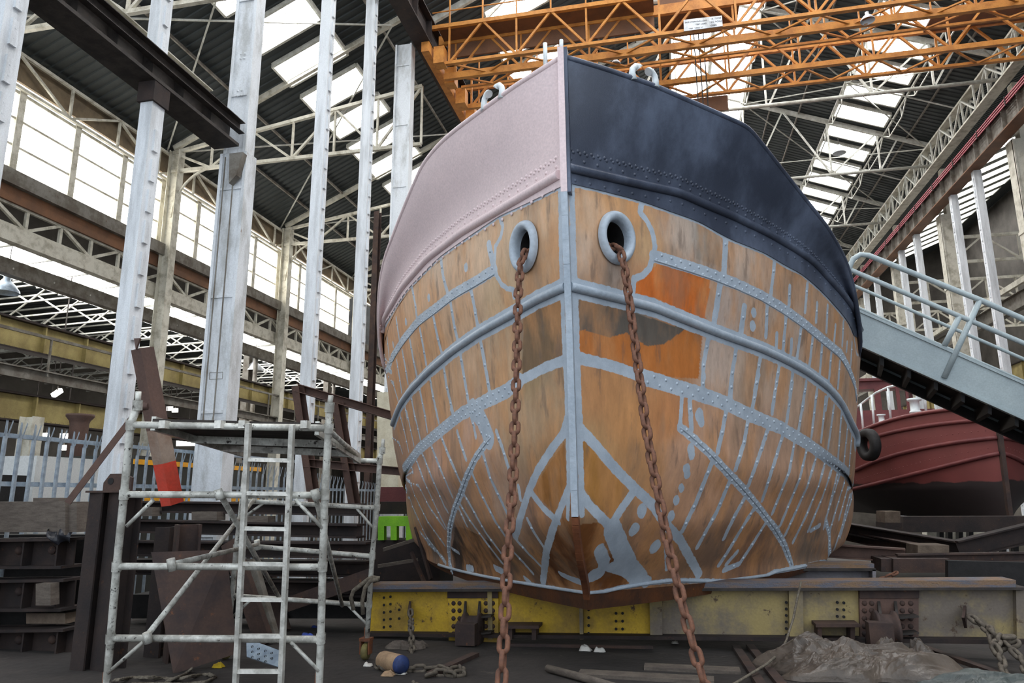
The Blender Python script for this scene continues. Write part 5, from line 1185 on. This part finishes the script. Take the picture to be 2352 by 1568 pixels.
a = PX(172, 1060, -13.4); b = a.copy(); b[2] = PX(172, 950, -13.4)[2]; a[2] = gz(a[1])
tag(MB().lathe(a, (0, 0, 1), [(.0, 0), (.2, 0), (.2, b[2]-a[2]-.22), (.22, b[2]-a[2]-.15), (.3, b[2]-a[2]-.05), (.3, b[2]-a[2]), (0, b[2]-a[2])], 20).build('vent_pipe', M['rust_red']), 'brown flanged pipe standing behind the palisade fence', 'pipe')
a = PX(55, 1100, -13.4); tag(MB().ibeam((a[0], a[1], gz(a[1])), (a[0], a[1], PX(55, 955, -13.4)[2]), .3, .34, up=(1, 0, 0)).build('crane_post', M['cream_steel']), 'pale steel post carrying the lower yellow girder', 'column')
xbox('dark_car', 'dark car roof behind the fence at the left edge', 'car', -9.6, -60, 1088, 60, 1175, 1.5, 'black')
# ------------------------------------------------------------------ scrap at lower left
def hcol(name, label, pxb, pyb, pyt, w, d, mat, pxt=None, up=(.5, 1, 0)):
    a = PG(pxb, pyb); b = a.copy(); b[2] = upz(a, pyt)
    if pxt is not None: dd = float((PD(pxb, pyb, 1)-EYEP) @ np.array(_fwd)); tt = float((CAMR @ (b-EYEP))[2]); b = PD(pxt, pyt, tt)
    return a, b
a, b = hcol('', '', 222, 1536, 1131, 0, 0, '')
SC = thing('scrap_column', 'heavy brown double H-section standing upright with lifting lug plate at lower left', 'steel section', tuple(a))
MB().ibeam(a+[-.10, 0, 0], b+[-.10, 0, 0], .2, .24, .018, .014, up=(.25, 1, 0)).build('section', M['dark_rust'], SC)
MB().ibeam(a+[.11, .02, 0], b+[.11, .02, 0], .2, .24, .018, .014, up=(.25, 1, 0)).build('section', M['dark_rust'], SC)
MB().cbox(b+[0, 0, .01], (.46, .3, .02)).build('cap_plate', M['rust'], SC)
pl = [b+np.array(v) for v in ((-.13, -.02, .02), (.2, -.02, .02), (.2, -.02, .15), (.1, -.02, .19), (-.06, -.02, .19), (-.13, -.02, .1))]
MB().plate(pl, .03, (0, -1, 0)).build('lug_plate', M['rust'], SC)
p = b+np.array([-.045, -.04, .115]); MB().cyl(p, p+[0, .005, 0], .035, 14).build('lug_hole', M['black'], SC)
for i, (xb_, yb_, yt_, lab) in enumerate(((330, 1515, 1212, 'brown H-beam end standing left behind the scaffold'), (368, 1528, 1206, 'brown flat-faced steel section beside the leaning plate'))):
    a, b = hcol('', '', xb_, yb_, yt_, 0, 0, ''); a[1] += .25; b[1] += .25; a[2] = gz(a[1])
    ib('steel_section', lab, a, b, .22, .24, 'dark_rust' if i == 0 else 'rust', 'steel section', up=(.2 if i == 0 else 1, 1, 0))
a = PG(440, 1545); tt = float((CAMR @ (a-EYEP))[2])
pl = [PD(398, 1548, tt), PD(545, 1500, tt+.25), PD(520, 1262, tt+.55), PD(347, 1268, tt+.45)]
tag(MB().plate(pl, .02).build('steel_plate', M['rust']), 'large rusty steel plate leaning behind the scaffold', 'plate')
for i, (x0, y0, x1, y1, w, lab) in enumerate(((610, 1480, 528, 1245, .2, 'rusty steel channel leaning just right of the plate'), (628, 1475, 575, 1290, .16, 'grey brown steel section leaning behind the ladder'), (655, 1450, 615, 1310, .14, 'narrow brown steel flat with bolt holes leaning behind the ladder'))):
    a = PG(x0, y0); tt = float((CAMR @ (a-EYEP))[2]); b = PD(x1, y1, tt+.5)
    tag(MB().channel(a, b, w, .1, .016, up=(0, 1, 0)).build('leaning_section', M['rust' if i != 1 else 'grey_steel']), lab, 'steel section')
# timber planks and stacked beams on the left
for i, (y0, y1, x1, lab) in enumerate(((1152, 1186, 176, 'upper weathered plank of the timber stack at left edge'), (1186, 1222, 176, 'lower weathered plank of the timber stack at left edge'))):
    slab('plank', lab, 'plank', -160, y0, x1, y1, 7.1, .25, 'timber')
slab('timber_batten', 'upright timber batten fixed across the plank stack', 'timber', 132, 1150, 150, 1228, 7.05, .06, 'timber')
slab('timber_offcut', 'pale timber offcut lying on top of the plank stack', 'timber', 76, 1143, 134, 1162, 7.15, .2, 'timber')
for i, (y0, y1, lab) in enumerate(((1238, 1306, 'uppermost'), (1330, 1402, 'middle'), (1442, 1512, 'lowest'))):
    a = PY(-200, (y0+y1)/2, 7.3); b = PY(172, (y0+y1)/2-4, 7.3); hh = PY(50, y0, 7.3)[2]-PY(50, y1, 7.3)[2]
    t = thing('scrap_beam', '%s rusty girder of the stack at the lower left edge' % lab, 'steel beam', tuple(a))
    MB().ibeam(a, b, .36, hh, .03, .02).build('girder', M['dark_rust'], t)
    mb = MB()
    for k in range(5): p = a+(b-a)*(.15+.2*k); mb.cbox(p+[0, -.06, 0], (.02, .16, hh-.06))
    build_each(mb, 'stiffener', M['dark_rust'], t)
    mb = MB()
    for k in range(4): mb.dome(a+(b-a)*(.25+.2*k)+np.array([.05, -.02, .03]), (0, -1, 0), .05, 8)
    build_each(mb, 'bolt_head', M['rust'], t)
slab('timber_packer', 'pale sawn timber packer between the stacked girders', 'timber', 82, 1340, 116, 1390, 7.0, .12, 'timber')
slab('timber_packer', 'brown timber packer low between the stacked girders', 'timber', 60, 1408, 150, 1432, 7.25, .2, 'block')
for i, (x0, y0, x1, y1, yy, hh, lab) in enumerate(((270, 1162, 830, 1170, 9.4, .16, 'uppermost long rusty girder behind the scaffold'), (270, 1206, 830, 1219, 9.2, .18, 'second long rusty girder behind the scaffold'), (300, 1258, 850, 1262, 9.0, .2, 'third long rusty girder behind the scaffold'), (300, 1300, 850, 1305, 9.3, .2, 'fourth long rusty girder behind the scaffold'), (420, 1345, 850, 1350, 9.3, .2, 'lowest long rusty girder behind the scaffold'))):
    ib('long_girder', lab, PY(x0, y0, yy), PY(x1, y1, yy), .3, hh, 'dark_rust')
for i, (x0, y0, x1, y1, lab) in enumerate(((298, 1165, 350, 1185, 'left'), (440, 1175, 498, 1195, 'middle'), (568, 1185, 615, 1203, 'right'))):
    slab('timber_wedge', '%s timber packer on the long girders behind the scaffold' % lab, 'timber', x0, y0, x1, y1, 9.1, .2, 'timber')
slab('scrap_backing', 'dark backing slab for the scrap steel behind the stacked girders at the left edge', 'scrap', -200, 1228, 200, 1530, 7.75, .3, 'black'); slab('scrap_timbers', 'dark heap of scrap timbers under the long girders', 'scrap', 300, 1365, 840, 1420, 9.6, .6, 'black')  # first slab is a black backing added to darken gaps between stacked girders
# dark cloth, blue cloth, bag: crumpled sheets
def crumple(name, label, cat, c, sx_, sy_, h, mat, seed, n=26, group=None, fine=1.0):
    """a sheet dropped in a heap: folded ridges at several sizes"""
    r = np.random.default_rng(seed); U, V_ = np.meshgrid(np.linspace(-1, 1, n), np.linspace(-1, 1, n), indexing='ij'); Z = np.zeros_like(U); wsum = 0
    wu, wv = U.copy(), V_.copy()
    for k in range(5):
        a_ = r.uniform(0, 6.3); q = .10*np.sin((2+k)*(U*math.cos(a_)+V_*math.sin(a_))+r.uniform(0, 6.3)); wu = wu+q; wv = wv+.8*q*math.sin(a_*3)
    for o_, amp in ((1.6, 1.0), (3.2, .55), (6.0, .34), (11, .18), (19, .08)):
        for k in range(4):
            a_ = r.uniform(0, math.pi); s_ = np.sin(o_*fine*(wu*math.cos(a_)+wv*math.sin(a_))+r.uniform(0, 6.3)); Z += amp*(1-np.abs(s_))**1.5; wsum += amp
    env = np.clip((1.0-np.abs(U)**2.6)*(1.0-np.abs(V_)**2.6)*(1.15+.25*np.sin(7*U+seed)*np.sin(6*V_)), 0, 1)**.5
    Z = (Z-Z.min())/(Z.max()-Z.min()); Z = (.25+.75*Z)*env; edge = 1+.10*np.sin(5*np.arctan2(V_, U)+seed)+.06*np.sin(11*np.arctan2(V_, U))
    X = c[0]+(U*edge+.05*np.sin(6*V_+seed))*sx_; Y = c[1]+(V_*edge)*sy_
    G = np.stack([X, Y, gz(Y)+.004+Z*h], -1)
    return tag(MB().sheet(G, n < 40).build(name, M[mat]), label, cat, group)
M['tarp'] = metal_paint('tarp', srgb(94,84,75), srgb(70,63,57), 2.5, .3, .5, .2, bump=.25, fine=30); M['teal_tarp'] = metal_paint('teal_tarp', srgb(82,88,85), srgb(66,71,70), 3, .45); M['blue_cloth'] = metal_paint('blue_cloth', srgb(44,66,120), srgb(34,48,92), 4, .7); M['bag'] = metal_paint('bag', srgb(40,42,48), srgb(28,28,34), 6, .3)
c = PG(1965, 1545); crumple('tarpaulin', 'large crumpled grey-brown tarpaulin on the ground in front of the beam', 'tarpaulin', c, .82, .55, .40, 'tarp', 5, 130, fine=1.3)
c = PG(2074, 1532); crumple('tarpaulin', 'raised fold of grey-brown sheeting against the right roller bracket', 'tarpaulin', c, .28, .24, .34, 'tarp', 9, 70, fine=1.2)
c = PG(2300, 1585); crumple('tarpaulin', 'grey-green sheet at the bottom right corner', 'tarpaulin', c, .6, .3, .16, 'teal_tarp', 12, 60)
c = PG(2155, 1566); crumple('blue_rag', 'small bright blue rag at the edge of the tarpaulin', 'rag', c, .17, .12, .12, 'blue_cloth', 3, 24)
c = PG(935, 1488); crumple('sheet_scrap', 'pale dirty sheet behind the small buoy', 'sheet', c, .2, .16, .14, 'timber', 21, 50)
def drape(name, label, cat, c, w, h, mat, seed):
    r = np.random.default_rng(seed); U, V_ = np.meshgrid(np.linspace(-1, 1, 22), np.linspace(0, 1, 18), indexing='ij'); D = sum(np.sin(U*r.uniform(2, 8)+V_*r.uniform(-4, 4)+r.uniform(0, 6))*.02 for _ in range(5))
    G = np.stack([c[0]+U*w*(1-.4*V_)+.05*V_, c[1]-.06-.05*np.sin(V_*3)-D, c[2]-V_*h*(1-.3*np.abs(U))+.02*np.sin(U*5)], -1); return tag(MB().sheet(G).build(name, M[mat]), label, cat)
drape('plastic_bag', 'black plastic bag hanging over the stacked girders at left', 'bag', PY(145, 1216, 7.15), .18, .16, 'bag', 4)
drape('work_jacket', 'dark blue cloth hanging over a girder behind the scaffold', 'cloth', PY(392, 1218, 9.12), .18, .27, 'blue_cloth', 6)
# buoy, chains, pipe, rope, small litter
a, b = PG(876, 1514, .088), PG(922, 1526, .088); M['buoy_tan'] = metal_paint('buoy_tan', srgb(166,138,108), srgb(132,108,84), 8, .7); M['buoy_blue'] = metal_paint('buoy_blue', srgb(44,62,110), srgb(34,44,76), 8, .6)
t = thing('buoy', 'tan cylindrical float with blue end lying by the hanging grey chain', 'float', tuple((a+b)/2))
dd = b-a; ln = np.linalg.norm(dd); MB().lathe(a, dd, [(0, 0), (.05, .005), (.078, .02), (.086, .05), (.086, ln-.02)], 20).build('body', M['buoy_tan'], t); MB().lathe(a, dd, [(.086, ln-.02), (.082, ln+.015), (.055, ln+.035), (0, ln+.04)], 20).build('end_cap', M['buoy_blue'], t)
pth = [bp(942, 1396, .24), bp(944, 1420, .3)]+[PD(x, y, 8.55-.9*f) for x, y, f in ((944, 1440, .05), (946, 1480, .35), (948, 1520, .7), (951, 1556, .95))]+[PG(952, 1575)]
t = thing('grey_chain', 'grey chain hanging from the left lug of the yellow beam', 'chain', tuple(PG(950, 1560))); hang_chain(t, pth, .12, .085, .017, M['grey_chain'], .5)
pth = [p+np.array([0, 0, .03]) for p in (PG(862, 1532), PG(880, 1542), PG(900, 1538), PG(925, 1546), PG(960, 1543), PG(1000, 1541), PG(1030, 1548), PG(1058, 1542), PG(1064, 1552), PG(1040, 1556), PG(1010, 1552), PG(970, 1560))]
t = thing('grey_chain', 'rusty grey chain lying on the ground around the float', 'chain', tuple(PG(980, 1545))); hang_chain(t, pth, .15, .09, .017, M['grey_chain'], .8, .5)
pth = [bp(2222, 1410, .2)]+[PD(x, y, 7.75-.8*f) for x, y, f in ((2240, 1424, .1), (2262, 1440, .3), (2282, 1456, .5), (2300, 1470, .6), (2322, 1490, .8), (2345, 1512, .9))]+[PG(2362, 1548, .04), PG(2410, 1560, .04)]
t = thing('grey_chain', 'grey chain leading from the right lug down to the ground', 'chain', tuple(PG(2300, 1520))); hang_chain(t, pth, .15, .1, .021, M['grey_chain'], .4)
pth = [PD(x, y, t_) for x, y, t_ in ((2272, 1436, 7.45), (2280, 1476, 7.3), (2290, 1498, 7.2), (2312, 1486, 7.2), (2332, 1478, 7.15), (2322, 1462, 7.2), (2298, 1462, 7.25), (2284, 1484, 7.1), (2300, 1510, 7.0))]+[PG(2308, 1552, .04), PG(2330, 1566, .04)]
t = thing('grey_chain', 'knotted bunch of grey chain hanging at the right end of the beam', 'chain', tuple(PG(2300, 1530))); hang_chain(t, pth, .15, .1, .021, M['grey_chain'], 1.0, .5)
pth = [PY(x, y, 11.5) for x, y in ((2018, 1330), (2034, 1327), (2050, 1320), (2064, 1312))]
t = thing('grey_chain', 'short rusty chain behind the grey cradle beam', 'chain', tuple(pth[0])); hang_chain(t, pth, .12, .08, .016, M['chain'], .4)
a, b = PG(1258, 1534, .04), PG(1420, 1580, .04); tag(MB().tube([a, a+(b-a)*.5+[0, .02, 0], b], .035, 12).build('pipe', M['timber']), 'pale cardboard-coloured pipe lying on the ground under the stem', 'pipe')
def rope_coil(label, c, pts, r=.017):
    P = []
    for (x0, y0), (x1, y1) in zip(pts[:-1], pts[1:]):
        for k in range(6): f = k/6; P.append(PG(x0+(x1-x0)*f, y0+(y1-y0)*f, .02+.02*math.sin(len(P)*.7)))
    mb = MB(); P = np.array(P)
    for s_ in range(3):
        ph = np.arange(len(P))*1.1+s_*2.09; off = np.stack([np.cos(ph), np.sin(ph), np.sin(ph+1)], 1)*r*.45; mb.tube(P+off, r*.6, 6)
    tag(mb.build('rope', M['rope']), label, 'rope')
rope_coil('thick old rope coiled on the ground at the scaffold foot', None, [(262,1562),(300,1556),(350,1555),(395,1560),(430,1546),(440,1535),(420,1550),(380,1566),(440,1552),(480,1548),(495,1556),(470,1566),(420,1572),(350,1570),(290,1572)])
mb = MB(); R0 = [PD(x, y, 7.5) for x, y in ((872, 1328), (858, 1326), (846, 1330), (830, 1342), (812, 1356), (806, 1372), (812, 1400))]; mb.tube(R0, .022, 8); R1 = [PD(x, y, 7.48) for x, y in ((868, 1330), (850, 1334), (838, 1350), (832, 1380), (834, 1410))]; mb.tube(R1, .022, 8)
tag(mb.build('rope', M['rope']), 'rope looped over the rear right scaffold post', 'rope')
mb = MB(); mb.tube([PD(x, y, t_) for x, y, t_ in ((1840, 1335, 8.1), (1834, 1360, 8.05), (1822, 1420, 7.9), (1806, 1470, 7.7), (1790, 1500, 7.4), (1760, 1525, 6.9), (1700, 1562, 6.4), (1650, 1590, 6.15))], .012, 8); tag(mb.build('cable', M['rope']), 'thin cable hanging from the beam cap down to the ground', 'cable')
t = thing('angle_offcut', 'perforated galvanised angle offcut on the ground behind the ladder', 'steel offcut', tuple(PG(600, 1520)))
tt = 6.1; MB().plate([PD(566, 1466, tt+.3), PD(642, 1494, tt+.15), PD(640, 1532, tt), PD(567, 1508, tt+.15)], .012).build('plate', M['galvanised'], t)
mb = MB()
for i in range(4):
    for j in range(3): p = PD(580+i*15, 1484+i*5+j*12, tt+.1-.02*j); mb.cyl(p, p+[0, -.012, 0], .009, 8)
build_each(mb, 'slot', M['black'], t)
M['litter_white'] = metal_paint('litter_white', srgb(216,212,204), srgb(190,186,178), 9, .8); M['litter_yellow'] = metal_paint('litter_yellow', srgb(220,190,40), srgb(200,170,40), 9, .6); M['litter_blue'] = metal_paint('litter_blue', srgb(60,84,170), srgb(50,66,130), 9, .5)
for x, y, s_, mt, lab in ((500, 1533, .05, 'litter_yellow', 'small yellow plastic scrap on the ground left of the ladder'), (1345, 1494, .07, 'litter_white', 'crushed paper cup on the dark ground left of the other'), (1378, 1497, .06, 'litter_white', 'crushed paper cup on the dark ground right of the other'), (722, 1441, .04, 'litter_blue', 'small blue plastic scrap right of the ladder'), (845, 1530, .04, 'litter_white', 'white paper scrap by the caster'), (705, 1472, .09, 'litter_blue', 'flattened blue plastic sheet near the scaffold foot'), (920, 1548, .05, 'litter_white', 'white paper scrap among the ground chain'), (890, 1552, .06, 'buoy_tan', 'brown leaf-like scrap by the ground chain'), (1550, 1478, .04, 'litter_white', 'white scrap in front of the beam')):
    crumple('paper_cup' if 'cup' in lab else 'plastic_scrap' if 'plastic' in lab else 'paper_scrap' if 'paper' in lab or 'white' in lab else 'dry_leaf', lab, 'litter', PG(x, y), s_, s_*.8, s_*1.1, mt, int(x), 9)
for i, (x0, y0, x1, y1, w, lab) in enumerate(((1160, 1480, 1500, 1486, .05, 'thin rusty steel bar on the ground in front of the beam'), (1480, 1530, 1700, 1540, .2, 'dark plank flush in the ground under the chain'), (1330, 1545, 1640, 1562, .2, 'second dark plank in the ground nearer the camera'))):
    a, b = PG(x0, y0, .02), PG(x1, y1, .02); tag(MB().bar(a, b, w, .03).build('ground_bar', M['rust' if i == 0 else 'timber']), lab, 'bar' if i == 0 else 'plank')
for x0, y0, x1, y1, lab in ((1690, 1485, 1760, 1590, 'left rusty slip rail under the cable'), (1722, 1482, 1810, 1590, 'right rusty slip rail under the cable'), (2110, 1482, 2330, 1560, 'dark slip rail running out at the right corner'), (1092, 1502, 990, 1548, 'thin rusty flat bar below the left roller')):
    a, b = PG(x0, y0, .02), PG(x1, y1, .02); tag(MB().bar(a, b, .09, .04).build('slip_rail', M['rust']), lab, 'rail')
# green and maroon stock left of the hull
M['lime'] = metal_paint('lime', srgb(140,206,44), srgb(116,180,40), 3, .5)
t = thing('lime_trestle', 'bright lime green steel trestle seen left of the hull', 'trestle', tuple(PY(915, 1240, 12.5)))
qbox(MB(), 868, 1186, 960, 1208, 12.5, .5).build('top_beam', M['lime'], t)
for x in (868, 897, 932): qbox(MB(), x, 1208, x+14, 1240, 12.5, .12).build('leg', M['lime'], t)
slab('maroon_machine', 'maroon steel box stacked above the lime green trestle', 'box', 872, 1118, 935, 1152, 13.5, .8, 'red_paint'); slab('rust_box', 'rusty channel stack under the maroon box', 'steel section', 866, 1152, 950, 1180, 13.0, .8, 'dark_rust')
slab('support_stack', 'dark steel stack carrying the lime green trestle', 'steel section', 840, 1240, 1010, 1345, 12.6, .8, 'dark_rust')
for i, (x0, y0, x1, y1, lab) in enumerate(((880, 1262, 950, 1240, 'pale edged plank lying left of the hull'), (868, 1300, 960, 1285, 'second pale edged plank left of the hull'), (990, 1330, 955, 1210, 'thin steel bar leaning against the hull'), (975, 1338, 945, 1268, 'second thin bar leaning left of the hull'))):
    tag(MB().bar(PY(x0, y0, 11.5), PY(x1, y1, 11.7), .1 if i < 2 else .05, .05).build('plank' if i < 2 else 'steel_bar', M['timber' if i < 2 else 'rust']), lab, 'plank' if i < 2 else 'bar')
tag(MB().bar(PY(660, 1388, 9.0), PY(850, 1322, 9.0), .18, .04, up=(0, 1, 0)).build('steel_flat', M['rust']), 'rusty flat bar sloping up behind the right scaffold post', 'bar')
M['wall_cream'] = metal_paint('wall_cream', srgb(206,202,182), srgb(178,170,148), 2, .8, c3=srgb(120,96,70), p3=.68)
tag(qbox(MB(), 866, 900, 915, 1140, 18.5, .3).build('partition', M['wall_cream']), 'cream rust-speckled partition seen between steel upright and hull', 'partition')
